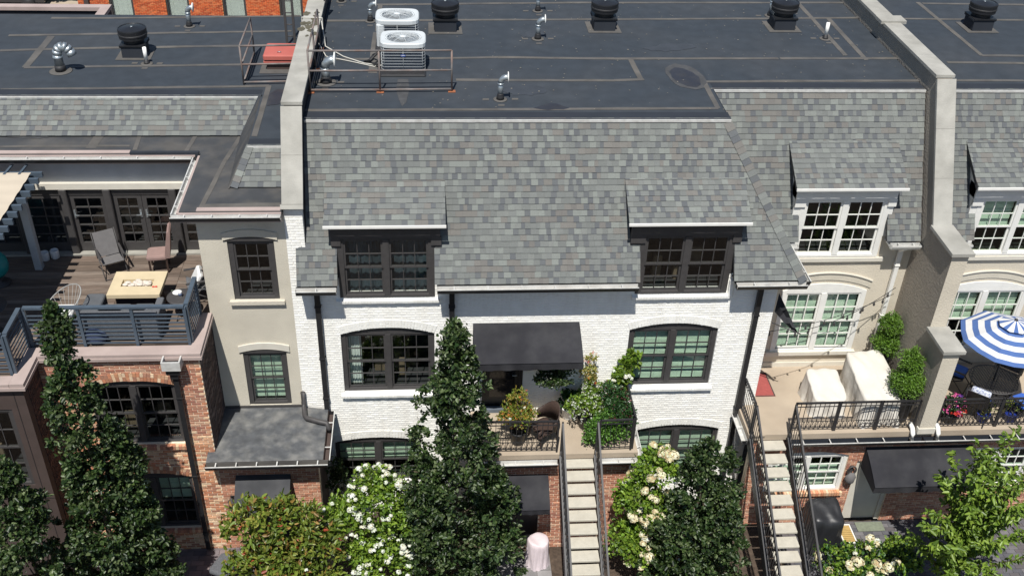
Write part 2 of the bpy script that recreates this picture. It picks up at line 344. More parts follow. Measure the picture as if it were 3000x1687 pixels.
def arch_ring(house, Y, a, b, zs, rise, pal, mats, rows=2, name='brick_arch', lip=.012):
    """rowlock arch over an opening"""
    c, w = (a+b)/2, (b-a)/2; R = (w*w+rise*rise)/(2*rise); cz = zs+rise-R; t0 = math.asin(w/R)
    m = MB()
    for k in range(rows):
        r0, r1 = R+k*.105-.004, R+k*.105+.098; n = int(2*t0*R/.068); q = random.Random(k+int(a*100))
        for i in range(n):
            ta, tb = -t0+2*t0*i/n+.004/R, -t0+2*t0*(i+1)/n-.004/R
            m.tint = jit(q.choice(pal), .1) if pal else None
            y0, y1 = Y-lip-q.uniform(0, .006), Y+.1
            p = [(c+r*math.sin(t), cz+r*math.cos(t)) for r, t in ((r0, ta), (r0, tb), (r1, tb), (r1, ta))]
            m.prism(p, y0, y1)
    return part(name, m, mats, house)
_sv = {}
def shingle_variant(t):
    if t not in _sv:
        b = MB(); b.tint = PAL_SH[t]; e = EXPO
        b.add([(0, 0, .019), (1, 0, .019), (1, e+.012, .003), (0, e+.012, .003), (0, .002, 0), (1, .002, 0)], [(0, 1, 2, 3), (4, 5, 1, 0), (4, 0, 3), (5, 2, 1)])
        _sv[t] = b.mesh('shingle', M_SHING)
    return _sv[t]
EXPO = .1305
def shingles(par, O, U, V, lo, hi, vmax, holes=(), nind=0, seed=3, v0=0.0, lift=0.0):
    """courses of tabs on the plane O + u U + v V; lo(v), hi(v) are the side edges; holes (u0,u1,v0,v1)"""
    q = random.Random(seed); O, U, V = (np.array(a, float) for a in (O, U, V)); N = np.cross(U, V); off = np.array(rootof(par).location)
    O = O+N*lift
    tabs = []; k = 0; v = v0
    while v < vmax-.01:
        ve = min(v+EXPO, vmax); vm = (v+ve)/2; iv = [(lo(vm), hi(vm))]
        for a, b, va, vb in holes:
            if va < vm < vb:
                nv = []
                for p, r in iv:
                    if b <= p or a >= r: nv.append((p, r)); continue
                    if a > p: nv.append((p, a))
                    if b < r: nv.append((b, r))
                iv = nv
        for p, r in iv:
            s = p-q.uniform(0, .2); t = q.randrange(len(PAL_SH))
            while s < r:
                w_ = q.choice((.08, .1, .115, .125, .135, .145, .155, .18)); a, b = max(s, p), min(s+w_, r); s += w_
                t = q.choice((0, 1, 4, 5, 6, 7, 8, 8, 0, 6, 1, 7) if t in (2, 3) else ((2, 3, 2, 3, 2, 6, 0, 8, 1, 7) if q.random() < .55 else ((4, 5, 4) if t in (4, 5) else (0, 1, 7, 8, 6, 4))))
                if t in (2, 3): s -= max(0, w_-.12); w_ = min(w_, .12); b = min(s, r)
                if b-a < .02: continue
                al = lo(v)-lo(vm) if abs(a-lo(vm)) < 1e-6 else 0; ah = lo(ve)-lo(vm) if abs(a-lo(vm)) < 1e-6 else 0
                bl = hi(v)-hi(vm) if abs(b-hi(vm)) < 1e-6 else 0; bh = hi(ve)-hi(vm) if abs(b-hi(vm)) < 1e-6 else 0
                tabs.append((a, b, al, ah, bl, bh, v, ve-v, t, q.uniform(-.003, .003)))
        v += EXPO; k += 1
    ok = [i for i, t in enumerate(tabs) if not any(t[2:6]) and t[7] > EXPO-.01 and inframe(O+U*(t[0]+t[1])/2+V*t[6], -15)]
    ok.sort(key=lambda i: np.linalg.norm(O+U*tabs[i][0]+V*tabs[i][6]-CAM)); ind = set(ok[:nind]); rest = MB(); tk = (.004, .007, .003, .009, .006, .002, .008)
    for i, (a, b, al, ah, bl, bh, v, e, t, dj) in enumerate(tabs):
        if i in ind:
            o = link('shingle', shingle_variant(t), par); p = O+U*a+V*(v+dj)-off; wd = b-a-.0012
            o.matrix_basis = Matrix(((U[0]*wd, V[0], N[0], p[0]), (U[1]*wd, V[1], N[1], p[1]), (U[2]*wd, V[2], N[2], p[2]), (0, 0, 0, 1)))
        else:
            rest.tint = jit(PAL_SH[t], .04); G = lambda u, w_, n: tuple(O+U*u+V*w_+N*n); v2 = v+dj
            rest.add([G(a+al, v2, .013+tk[i % 7]), G(b+bl-.0012, v2, .013+tk[i % 7]), G(b+bh-.0012, v+e+.012, .003), G(a+ah, v+e+.012, .003), G(a+al, v2+.002, 0), G(b+bl-.004, v2+.002, 0)], [(0, 1, 2, 3), (4, 5, 1, 0), (4, 0, 3), (5, 2, 1)])
    if rest.v: part('shingles', rest, M_SHING, par, kind='stuff')
def slab_roof(house, O, U, V, lo, hi, vmax, holes=(), name='roof_slope', th=.05, depth=.02):
    """the sloped deck under the shingles, cut round the window openings"""
    O, U, V = (np.array(a, float) for a in (O, U, V)); N = np.cross(U, V); m = MB()
    cuts = sorted({0.0, vmax}|{min(max(x, 0), vmax) for h in holes for x in h[2:4]})
    for va, vb in zip(cuts, cuts[1:]):
        if vb-va < 1e-4: continue
        vm = (va+vb)/2; iv = [((lo, 0), (hi, 0))]; hs = sorted(h for h in holes if h[2] < vm < h[3]); segs = []; cur = lo
        for h in hs: segs.append((cur, (lambda x: (lambda v: x))(h[0]))); cur = (lambda x: (lambda v: x))(h[1])
        segs.append((cur, hi))
        for f, g in segs:
            if g(vm)-f(vm) < .01: continue
            p = [O+U*f(va)+V*va-N*depth, O+U*g(va)+V*va-N*depth, O+U*g(vb)+V*vb-N*depth, O+U*f(vb)+V*vb-N*depth]
            m.sheet(p, th)
    return part(name, m, M_UNDER, house)
def hip_caps(par, A, B, n1, n2, w=.17, seed=1):
    """overlapping cap shingles folded over a hip from A (low) to B (high); n1, n2: normals of the slopes on either side"""
    A, B = np.array(A, float), np.array(B, float); d = B-A; ln = np.linalg.norm(d); d /= ln; q = random.Random(seed); n = int(ln/.135); off = np.array(rootof(par).location)
    n1, n2 = (np.array(v, float)/np.linalg.norm(v) for v in (n1, n2)); w1 = np.cross(d, n1); w2 = np.cross(n2, d); w1 *= -1 if w1@n2 > 0 else 1; w2 *= -1 if w2@n1 > 0 else 1; nm = (n1+n2)/np.linalg.norm(n1+n2)
    for i in range(n):
        m = MB(); m.tint = jit(q.choice(PAL_SH), .06); p = A+d*i*.135; e = p+d*.2; r = []
        for c, h in ((p, .034), (e, .02), (p, .012)): r += [c+w1*w+n1*h, c+nm*h*1.15, c+w2*w+n2*h]
        m.add([tuple(v-off) for v in r], [(0, 1, 4, 3), (1, 2, 5, 4), (6, 7, 1, 0), (7, 8, 2, 1)])
        link('hip_cap', m.mesh('hip_cap', M_SHING), par)
def gutter(house, a, b, w=.12, h=.1, mats=None, straps=.62, side=(0, -1, 0), name='gutter', endcaps=True):
    """open half trough from a to b (top of its back edge); side = outward horizontal direction"""
    a, b = np.array(a, float), np.array(b, float); d = (b-a)/np.linalg.norm(b-a); s = np.array(side, float); z = np.array((0, 0, 1.)); m = MB(); t = .008
    def ext(p, q_, mi):     # plate between profile points p and q_ (side offset, z)
        m.mi = mi; n_ = np.array((q_[1]-p[1], -(q_[0]-p[0]))); n_ = n_/np.linalg.norm(n_)*t
        pts = [p, q_, (q_[0]+n_[0], q_[1]+n_[1]), (p[0]+n_[0], p[1]+n_[1])]; vs = [e+s*k[0]+z*k[1] for e in (a, b) for k in pts]
        m.add(vs, [(0, 1, 2, 3), (7, 6, 5, 4), (0, 4, 5, 1), (1, 5, 6, 2), (2, 6, 7, 3), (3, 7, 4, 0)])
    ext((0, .01), (.003, -h), 1); ext((.003, -h), (w*.7, -h), 1); ext((w*.7, -h), (w*.93, -h*.45), 1); ext((w*.93, -h*.45), (w, 0), 1)
    m.mi = 0
    for k, (p, q_) in enumerate((((-.004, -h-.01), (w*.72, -h-.01)), ((w*.72, -h-.01), (w*.96, -h*.45)), ((w*.96, -h*.45), (w+.006, -.012)))): ext(p, q_, 0)
    m.mi = 2; m.bar(a+s*w, b+s*w, .022, .014)
    if endcaps:
        m.mi = 0
        for e, k in ((a, -1), (b, 1)):
            vs = [e+d*k*.004+s*x+z*y for x, y in ((0, .005), (0, -h), (w*.7, -h), (w*.93, -h*.45), (w, .004))]; m.add(vs, [(0, 1, 2, 3, 4)])
    g = part(name, m, mats or [M_BLACK, M_GUTT, M_ALU], house)
    ln = np.linalg.norm(b-a); n = max(1, int(ln/straps))
    for i in range(n):
        c = a+d*ln*(i+.5)/n; st = MB(); st.bar(c+z*.012, c+s*w+z*.012, .025, .008); part('strap', st, [M_ALU], g)
    return g
def downspout(house, pts, m=None, w=.115, name='downspout'):
    b = MB()
    for p, q_ in zip(pts, pts[1:]): b.bar(p, q_, w, w*.8, up=(0, 1, 0))
    o = part(name, b, m or M_BLACK, house)
    for p, q_ in zip(pts, pts[1:]):
        p, q_ = np.array(p), np.array(q_)
        if np.linalg.norm(q_-p) > 1.2:
            for f in (.12, .55, .9): k = MB(); c = p+(q_-p)*f; k.box(c[0]-w*.62, c[0]+w*.62, c[1]-w*.55, c[1]+w*.55, c[2]-.015, c[2]+.015); part('clamp', k, m or M_BLACK, o)
    return o
def window(house, x0, x1, z0, z1, Y, fm, units=2, cols=3, rows=2, rise=0, jamb=.085, mull=.1, gl=None, inside='dark', name='window', recess=.05, depth=1.4, single=False, barw=.017, seed=0, room=None):
    """double-hung window: frame, sashes with glazing bars, every pane, what shows behind it. y grows into the house"""
    q = random.Random(seed); yf = Y+recess; m = MB(); gl = gl or G_CLEAR
    m.box(x0, x0+jamb, yf, yf+.12, z0, z1); m.box(x1-jamb, x1, yf, yf+.12, z0, z1); m.box(x0+jamb, x1-jamb, yf+.002, yf+.12, z1-.07, z1-.001); m.box(x0+jamb, x1-jamb, yf-.004, yf+.12, z0+.001, z0+.06)
    if rise:
        c, hw = (x0+x1)/2, (x1-x0)/2; n = 14
        pl = [(x0+.002, z1)]+[(c-hw+2*hw*i/n, z1+arch_z(hw, rise, -hw+2*hw*i/n)) for i in range(1, n)]+[(x1-.002, z1)]
        m.prism(pl[::-1], yf+.004, yf+.11)
    uw = (x1-x0-2*jamb-(units-1)*mull)/units; ul = []
    for k in range(units):
        a = x0+jamb+k*(uw+mull); ul.append((a, a+uw))
        if k: m.box(a-mull, a, yf-.012, yf+.12, z0+.06, z1-.07)
    wo = part(name, m, fm, house); zz0, zz1 = z0+.06, z1-.07; zm = (zz0+zz1)/2
    off = np.array(rootof(house).location)
    for a, b in ul:
        for lo_, (p, r, yy) in enumerate(((zm-.02, zz1, yf+.02), (zz0, zm+.02, yf+.056))):
            s = MB(); st = .042
            s.box(a, a+st, yy, yy+.032, p, r); s.box(b-st, b, yy, yy+.032, p, r); s.box(a+st, b-st, yy, yy+.032, p, p+.045); s.box(a+st, b-st, yy, yy+.032, r-.045, r)
            gx0, gx1, gz0, gz1 = a+st, b-st, p+.045, r-.045
            for i in range(1, cols): x = gx0+(gx1-gx0)*i/cols; s.box(x-barw/2, x+barw/2, yy+.003, yy+.029, gz0, gz1)
            for j in range(1, rows):
                z = gz0+(gz1-gz0)*j/rows
                for i in range(cols):
                    xa = gx0+(gx1-gx0)*i/cols+(barw/2 if i else 0); xb = gx0+(gx1-gx0)*(i+1)/cols-(barw/2 if i < cols-1 else 0); s.box(xa, xb, yy+.001, yy+.031, z-barw/2, z+barw/2)
            part('sash', s, fm, wo)
            pw, ph = (gx1-gx0)/cols, (gz1-gz0)/rows; pm = MB(); pm.box(-pw/2+.004, pw/2-.004, -.002, .002, -ph/2+.004, ph/2-.004); me = pm.mesh('pane', gl)
            for i in range(cols):
                for j in range(rows):
                    o = link('pane', me, wo); o.location = tuple(np.array((gx0+pw*(i+.5), yy+.016, gz0+ph*(j+.5)))-off)
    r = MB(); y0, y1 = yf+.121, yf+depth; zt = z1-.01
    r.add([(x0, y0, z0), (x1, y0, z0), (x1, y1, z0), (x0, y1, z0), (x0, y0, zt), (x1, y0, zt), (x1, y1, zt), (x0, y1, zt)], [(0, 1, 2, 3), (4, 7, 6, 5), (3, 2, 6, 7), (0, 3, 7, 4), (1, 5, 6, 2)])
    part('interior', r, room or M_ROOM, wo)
    for (a, b) in ul:
        if inside == 'blind':
            s = MB(); n = int((zz1-zz0)/.036); d0 = q.uniform(-.006, .006)
            for i in range(n): z = zz0+.02+i*.036; e_ = q.uniform(-.002, .002); s.add([(a+.02, yf+.15, z+e_), (b-.02, yf+.15, z-e_), (b-.02, yf+.178, z+.024+d0), (a+.02, yf+.178, z+.024+d0)], [(0, 1, 2, 3)])
            for x in (a+uw*.25, b-uw*.25): s.box(x-.004, x+.004, yf+.146, yf+.149, zz0, zz1)
            part('blind', s, M_BLIND, wo)
        if inside in ('shade', 'shade_low', 'shade_top'):
            s = MB(); za = {'shade': zz0+.05, 'shade_low': zz0, 'shade_top': zm-.03}[inside]; zb = zm+.12 if inside == 'shade_low' else zz1; n = 5
            for i in range(n):
                p, r2 = za+(zb-za)*i/n, za+(zb-za)*(i+1)/n; s.add([(a+.01, yf+.16, p), (b-.01, yf+.16, p), (b-.01, yf+.17, p+(r2-p)*.7), (a+.01, yf+.17, p+(r2-p)*.7), (b-.01, yf+.2, r2), (a+.01, yf+.2, r2)], [(0, 1, 2, 3), (3, 2, 4, 5)])
            part('roman_shade', s, M_BLIND, wo)
        if inside == 'curtain' and a == ul[0][0] or inside == 'sheer':
            s = MB(); s.smooth = True; x1_ = b if inside == 'sheer' else a+uw*.36; n = 40; vs = []; x0_ = a
            for i in range(n+1):
                x = x0_+(x1_-x0_)*i/n; y = yf+.24+.014*math.sin(i*.83)+.006*math.sin(i*2.1); vs += [(x, y, zz0-.02), (x, y, zz1)]
            s.add(vs, [(2*i, 2*i+2, 2*i+3, 2*i+1) for i in range(n)]); part('curtain', s, M_CURTD if inside == 'sheer' else M_CURT, wo)
    if inside in ('curtain', 'room'):
        s = MB()
        for k in range(5):
            x = q.uniform(x0+.5, x1-.3); wd = q.uniform(.15, .4); y = q.uniform(yf+.5, yf+1.1); s.bevbox(x-wd/2, x+wd/2, y, y+.2, z0-.3, z0+q.uniform(.1, .6), .02)
        part('furnishing', s, M_ROOMW, wo)
    return wo
def pipe(p0, p1, r=.02): m = MB(); return m.tube([p0, p1], r)
# ================================================================ the white house and its right-hand neighbours
ZT, ZR, ZRA, MS = 3.11, 10.06, 9.35, 1.786
VV = np.array((0, 1, MS))/math.hypot(1, MS); VMAX = 3.04/VV[2]
def rect_wall(house, Y, u0, u1, z0, z1, ops, m, thick=.2, name='wall'):
    b = MB(); zs = sorted({z0, z1}|{z for o in ops for z in o[2:4] if z0 < z < z1})
    for za, zb in zip(zs, zs[1:]):
        for a, c in solid(u0, u1, (za+zb)/2, ops):
            v = [(a, Y, za), (c, Y, za), (c, Y, zb), (a, Y, zb), (a, Y+thick, za), (c, Y+thick, za), (c, Y+thick, zb), (a, Y+thick, zb)]
            b.add(v, [(0, 1, 2, 3), (0, 3, 7, 4), (1, 5, 6, 2), (4, 7, 6, 5), (3, 2, 6, 7), (0, 4, 5, 1)])
    return part(name, b, m, house)
def seam(roof, pts, z, w=.12, m=None, name='seam'):
    for a, b in zip(pts, pts[1:]):
        p, q = onZ(*a, z), onZ(*b, z); d = (q-p)/np.linalg.norm(q-p); s = np.cross(d, (0, 0, 1))*w/2; k = MB(); n = max(1, int(np.linalg.norm(q-p)/.5)); L = []; R = []
        for i in range(n+1):
            c = p+(q-p)*i/n; o = random.uniform(-.012, .012); e = random.uniform(-.014, .014); z_ = z+.006+.0003*random.random()
            L.append((c[0]+s[0]+o*s[0]/w*2, c[1]+s[1]+o, z_)); R.append((c[0]-s[0], c[1]-s[1]+e, z_))
        k.add(L+R, [(i, i+1, n+2+i, n+1+i) for i in range(n)]); part(name, k, m or M_SEAM, roof)
def patch(roof, px, z, m=None, name='stain', dz=.009):
    k = MB(); k.add([tuple(onZ(x, y, z+dz)) for x, y in px], [tuple(range(len(px)))]); return part(name, k, m or M_SHINE, roof)
def ell(cx, cy, rx, ry, n=18, j=.08, rot=0, sd=0):
    q = random.Random(sd); return [(cx+rx*math.cos(t)*(1+q.uniform(-j, j)), cy+ry*math.sin(t)*(1+q.uniform(-j, j))+rot*rx*math.cos(t)) for t in [2*math.pi*i/n for i in range(n)]]
def flat_roof(house, poly, z, m=None, name='flat_roof', th=.25):
    k = MB(); k.prism(poly, z-th, z, 'z'); return part(name, k, m or M_MEMB, house)
def edge_band(house, x0, x1, Y, z, w=.3):
    k = MB(); k.add([(x0, Y, z+.004), (x1, Y, z+.004), (x1, Y+w, z+.0075), (x0, Y+w, z+.0075)], [(0, 1, 2, 3)]); k.box(x0, x1, Y-.03, Y, z-.05, z+.004); part('edge_flashing', k, M_MEMB2, house)
    d = MB(); d.box(x0, x1, Y-.065, Y-.0302, z-.06, z-.005); part('drip_edge', d, M_ALU, house)
def dormer(house, x0, x1, Yf, xw0, xw1, zdrip, ztop, Ytop, trim, gl, inside, Yd, seed, zs=6.46, flare=0.0):
    """shed dormer breaking through the eave: shingled lid, header, cheeks, casing and its window"""
    run = Ytop-Yd; sl = math.hypot(run, ztop-zdrip); V = np.array((0, run, ztop-zdrip))/sl; O = np.array((0, Yd, zdrip+.03))
    lid = slab_roof(house, O, (1, 0, 0), V, lambda v: x0, lambda v: x1, sl+.05, name='dormer_roof', th=.1, depth=.004)
    shingles(lid, O, (1, 0, 0), V, lambda v: x0-.01, lambda v: x1+.01, sl+.08, nind=24, seed=seed)
    d = MB(); d.box(x0-.02, x1+.02, Yd-.05, Yd-.012, zdrip-.01, zdrip+.045); part('drip_edge', d, M_WPAINT, lid)
    h = MB(); zt = 7.96; h.box(x0+.1, x1-.1, Yf-.07, Yf+.3, zt+.02, zdrip-.05)
    for a, b in ((x0+.08, xw0+.09), (xw1-.09, x1-.08)): h.box(a+.02, b, Yf-.07, Yf-.001, zt-.16, zt+.0199)
    part('dormer_header', h, trim, house)
    c = MB()
    c.prism([(Yf-.02, 6.98), (Yf+.26, 7.4), (Ytop-.1, ztop-.1), (Yf-.02, zdrip-.05)], x0+.1, xw0+.001, 'x'); c.prism([(Yf-.02, 6.98), (Yf+.26, 7.4), (Ytop-.1, ztop-.1), (Yf-.02, zdrip-.05)], xw1-.001, x1-.1, 'x')
    part('dormer_cheek', c, trim, house)
    return window(house, xw0, xw1, zs, zt+.04, Yf, trim, gl=gl, inside=inside, jamb=.13, mull=.13, recess=-.03, seed=seed)
# ---------------------------------------------------------------- white brick house
WH = thing('white_townhouse', 'white painted brick townhouse with dark windows and shingled mansard roof', 'house', (2.3, 0, 0))
OPS = [(-1.99, .05, 6.46, 99), (4.46, 6.52, 6.46, 99), (-2.05, .03, 3.75, 5.46, .17), (4.45, 6.5, 3.77, 5.46, .17), (-2.38, -.32, .9, 2.24, .13), (4.9, 6.96, .9, 2.4, .15), (1.12, 2.07, 3.11, 5.25)]
PALW = None
bw = brick_wall(WH, 'f', 0, -3.02, 7.7, -.15, 6.96, OPS, None, (M_WHITE, M_MORTW), 260, seed=11)
brick_wall(WH, 'f', 0, -3.02, -2.64, 6.96, 8.72, (), None, (M_WHITE, M_MORTW), 40, seed=12, thick=.3, name='pillar_wall')
k = MB(); k.box(7.5, 7.7, .2, 1.47, -.15, 6.9); part('side_wall', k, M_WHITE, WH)
for (a, b, zs, r) in ((-2.05, .03, 5.46, .17), (4.45, 6.5, 5.46, .17), (-2.38, -.32, 2.24, .13), (4.9, 6.96, 2.4, .15)):
    arch_ring(WH, 0, a, b, zs, r, None, M_WHITE, rows=2, lip=.014)
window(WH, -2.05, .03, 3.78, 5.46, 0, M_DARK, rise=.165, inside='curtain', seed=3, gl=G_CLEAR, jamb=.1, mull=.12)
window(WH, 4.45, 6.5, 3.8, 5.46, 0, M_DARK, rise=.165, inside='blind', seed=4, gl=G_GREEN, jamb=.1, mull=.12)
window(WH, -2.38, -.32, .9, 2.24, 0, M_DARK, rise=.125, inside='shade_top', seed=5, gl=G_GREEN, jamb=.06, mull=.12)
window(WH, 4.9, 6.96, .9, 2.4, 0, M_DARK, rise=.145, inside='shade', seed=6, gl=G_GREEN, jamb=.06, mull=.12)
for a, b, z in ((-2.12, .1, 3.78), (4.38, 6.57, 3.8), (-2.08, .14, 6.46), (4.4, 6.6, 6.46)):          # rowlock sills
    n = int((b-a)/.0665); kk = MB(); q = random.Random(int(b*10))
    for i in range(n):
        x = a+(b-a)*i/n; e = q.uniform(0, .008); kk.add([(x, -.085-e, z-.125), (x+(b-a)/n-.003, -.085-e, z-.125), (x+(b-a)/n-.003, .045, z-.03), (x, .045, z-.03), (x, -.09-e, z-.06), (x+(b-a)/n-.003, -.09-e, z-.06), (x+(b-a)/n-.003, .045, z-.005), (x, .045, z-.005)], [(0, 3, 2, 1), (4, 5, 6, 7), (0, 1, 5, 4), (1, 2, 6, 5), (2, 3, 7, 6), (3, 0, 4, 7)])
    part('window_sill', kk, M_WHITE, WH)
# door
k = MB(); k.box(1.12, 1.2, .06, .2, ZT, 5.25); k.box(1.99, 2.07, .06, .2, ZT, 5.25); k.box(1.2, 1.99, .1, .16, ZT+.02, 5.25); dr = part('door', k, M_BLACK, WH)
k = MB(); k.box(1.3, 1.89, .094, .0995, ZT+.35, 4.95); part('door_glass', k, mat('dark_door_glass', srgb(30, 30, 34), .1, .05), dr)
k = MB(); k.tube([(1.93, .07, ZT+1), (1.93, .05, ZT+1.02), (1.83, .05, ZT+1.02)], .012); part('handle', k, M_GALV, dr)
k = MB(); k.box(1.1, 2.09, -.08, .06, ZT+.002, ZT+.1); part('threshold', k, mat('blue_grey_step', srgb(92, 100, 110), .7), WH)
# mansard
hiB = lambda v: 8.12-1.75*v/VMAX
loB = lambda v: -2.62 if v > .83 else -2.84
OB = (0, -.4, 7.02); HB = [(-1.99, .05, -.1, 1.3), (4.46, 6.52, -.1, 1.3)]
rs = slab_roof(WH, OB, (1, 0, 0), VV, lambda v: -2.62, hiB, VMAX, HB, depth=.004, th=.08)
k = MB(); k.sheet([np.array(OB)+np.array((-2.84, 0, 0)), np.array(OB)+np.array((-2.62, 0, 0)), np.array(OB)+np.array((-2.62, 0, 0))+VV*.83, np.array(OB)+np.array((-2.84, 0, 0))+VV*.83], .08); part('eave_return', k, M_UNDER, rs)
shingles(rs, OB, (1, 0, 0), VV, loB, hiB, VMAX, HB, nind=200, seed=21)
hipA, hipB = np.array(OB)+np.array((hiB(0), 0, 0)), np.array(OB)+np.array((hiB(VMAX), 0, 0))+VV*VMAX
hip_caps(rs, hipA, hipB, (0, -.8726, .4885), (.8726, 0, .4885), seed=4)
k = MB(); k.sheet([hipA, (8.12, 1.2, 7.02), (6.37, 2.9, 10.06), hipB], .05); part('side_slope', k, mat('plain_shingle', srgb(110, 111, 110), .9, .15, 30), rs)
dormer(WH, -2.2, .28, 0, -1.99, .05, 8.36, 8.9, .66, M_DARK, G_CLEAR, 'sheer', -.24, 31)
dormer(WH, 4.13, 6.72, 0, 4.46, 6.52, 8.36, 8.93, .68, M_DARK, G_CLEAR, 'room', -.24, 32)
# flat roof
fb = flat_roof(WH, [(-2.62, 1.3), (6.38, 1.3), (6.38, 12), (-2.62, 12)], ZR)
edge_band(WH, -2.6, 6.4, 1.3, ZR)
for s in ([(1103, 15), (1592, 10), (1700, 9), (2338, 9)], [(951, 62), (1732, 58), (2338, 55)], [(940, 175), (1227, 173), (1460, 169), (1800, 173), (2280, 172)], [(1336, 235), (1800, 237), (1887, 234)], [(1846, 172), (1877, 232)], [(893, 324), (2104, 318)], [(2104, 318), (2063, 243)], [(2338, 10), (2400, 78)], [(1114, 15), (1107, 93)]):
    seam(fb, s, ZR)
seam(fb, [(1104, 95), (1096, 175), (1092, 215)], ZR, .2)
patch(fb, ell(2008, 227, 46, 24, 22, .05, .35, 1), ZR); patch(fb, ell(2008, 225, 60, 33, 24, .06, .3, 2), ZR, M_PALES, dz=.007)
patch(fb, [(1166, 232), (1196, 232), (1200, 262), (1190, 300), (1178, 312), (1168, 290), (1160, 262)], ZR, M_PALES, 'dust_streak', .0065)
patch(fb, [(1563, 317), (1585, 310), (1606, 303), (1632, 304), (1652, 312), (1668, 317), (1650, 321), (1626, 320), (1606, 323), (1590, 321)], ZR)
q = random.Random(31); k = MB()
for i in range(420):
    x_, y_ = q.uniform(-2.5, 11.2), q.uniform(1.7, 8.6); s_ = q.uniform(.006, .022)
    if x_ > 6.4 and y_ < 3.2: continue
    a_ = q.uniform(0, 3); k.add([(x_+s_*math.cos(a_+t_)*q.uniform(.5, 1.4), y_+s_*math.sin(a_+t_)*q.uniform(.5, 1.4), ZR+.014) for t_ in (0, 1.6, 3.1, 4.7)], [(0, 1, 2, 3)])
part('grit', k, mat('pale_grit', srgb(130, 124, 114), .9, .3, 8), fb, kind='stuff')
for i in range(9):
    cx, cy = q.uniform(950, 2600), q.uniform(60, 300)
    if cx > 2050 and cy > 225: continue
    patch(fb, ell(cx, cy, q.uniform(25, 70), q.uniform(6, 16), 20, .25, q.uniform(-.1, .1), i), ZR, mat('faint_pond_ring', srgb(57, 61, 67), .6, .15, 3), 'pond_mark', .0062) if cx < 2050 else None
# eaves
for a, b in ((-2.86, -2.02), (.1, 4.42), (6.58, 8.14)):
    k = MB(); k.box(a, b, -.385, -.02, 6.9, 6.93); k.box(a, b, -.395, -.386, 6.86, 7.0); part('soffit', k, M_BLACK, WH)
    gutter(WH, (a, -.4, 6.965), (b, -.4, 6.965), w=.13, name='gutter')
gutter(WH, (8.13, -.38, 6.965), (8.13, 1.1, 6.965), w=.12, side=(1, 0, 0), mats=[M_BLACK, M_ALU, M_ALU])
downspout(WH, [(-2.48, -.45, 6.87), (-2.48, -.09, 6.68), (-2.48, -.06, 3.35)])
downspout(WH, [(.42, -.45, 6.87), (.42, -.09, 6.66), (.42, -.06, 3.1)])
downspout(WH, [(7.28, -.45, 6.87), (7.28, -.09, 6.66), (7.28, -.06, .2)])
for x in (6.55,): k = MB(); k.bevbox(x, x+.1, -.1, .0, 6.4, 6.82, .02); part('corbel', k, M_WHITE, WH)
# ---------------------------------------------------------------- terrace of the white house
TB = thing('terrace', 'raised concrete terrace on brick walls before the white house', 'terrace', (2.7, -.75, 0))
k = MB(); k.box(.85, 4.62, -1.53, -.012, ZT-.14, ZT); part('slab', k, M_TERR, TB)
wallB = brick_wall(TB, 'f', -1.36, .95, 4.5, -.15, ZT-.14, [(1.55, 2.45, -.15, 2.2)], PAL_RED, (M_BRICK, M_MORT), 300, seed=41)
k = MB(); k.box(4.3, 4.5, -1.16, -.02, -.15, ZT-.14); k.box(.95, 1.15, -1.16, -.02, -.15, ZT-.14); part('side_wall', k, M_MORTG, TB)
k = MB(); k.box(1.55, 2.45, -1.28, -1.2, -.15, 2.2); part('door', k, M_BLACK, TB)
gutter(TB, (.85, -1.54, ZT-.17), (2.78, -1.54, ZT-.17), w=.14, mats=[M_BLACK, M_GUTT, M_ALU]); gutter(TB, (3.72, -1.54, ZT-.17), (4.64, -1.54, ZT-.17), w=.14, mats=[M_BLACK, M_GUTT, M_ALU])
gutter(TB, (4.63, -1.54, ZT-.17), (4.63, -.05, ZT-.17), w=.13, side=(1, 0, 0), mats=[M_BLACK, M_ALU, M_ALU])
# ---------------------------------------------------------------- beige house on the right
CHS = thing('beige_townhouse', 'beige stucco townhouse with white framed windows beside the white house', 'house', (9.5, 1.47, 0))
YC = 1.47
rect_wall(CHS, YC, 7.7, 11.36, ZT, 7.0, [(8.42, 10.52, 6.45, 99), (8.5, 10.48, 3.68, 5.42)], M_STUC, name='stucco_wall')
window(CHS, 8.42, 10.52, 3.62, 5.44, YC, M_WPAINT, rise=.21, inside='blind', seed=8, gl=G_GREEN, jamb=.12, mull=.13, recess=-.03, barw=.024)
k = MB(); k.box(8.3, 10.6, YC-.1, YC-.001, 3.52, 3.62); k.box(8.2, 10.75, YC-.04, YC-.002, 3.44, 3.519); part('window_sill', k, M_CREAM, CHS)
c0, hw = 9.47, 1.13; n = 16                                                  # arched head moulding
pl = [(c0-hw+2*hw*i/n, 5.5+arch_z(hw, .25, -hw+2*hw*i/n)) for i in range(n+1)]; pl2 = [(x, z+.2) for x, z in pl]
k = MB(); k.prism(pl2[::-1]+pl, YC-.02, YC-.001); part('arch_moulding', k, M_STUCG, CHS)
k = MB(); k.prism([(x, z+.025) for x, z in pl2][::-1]+pl2, YC-.05, YC-.0015); part('arch_fillet', k, M_CREAM, CHS)
k = MB(); k.box(8.2, 10.7, YC-.07, YC-.001, 6.3, 6.4); part('window_sill', k, M_CREAM, CHS)
k = MB(); k.box(7.72, 11.33, YC-.03, YC-.001, ZT, ZT+.13); part('skirting', k, M_CREAM, CHS)
OC = (0, 1.15, 7.02); loC = lambda v: hiB(v)-.06; hiC = lambda v: 11.33; HC = [(8.42, 10.52, -.1, 1.3)]
rc = slab_roof(CHS, OC, (1, 0, 0), VV, loC, hiC, VMAX, HC, depth=.004, th=.08); shingles(rc, OC, (1, 0, 0), VV, loC, hiC, VMAX, HC, nind=240, seed=22)
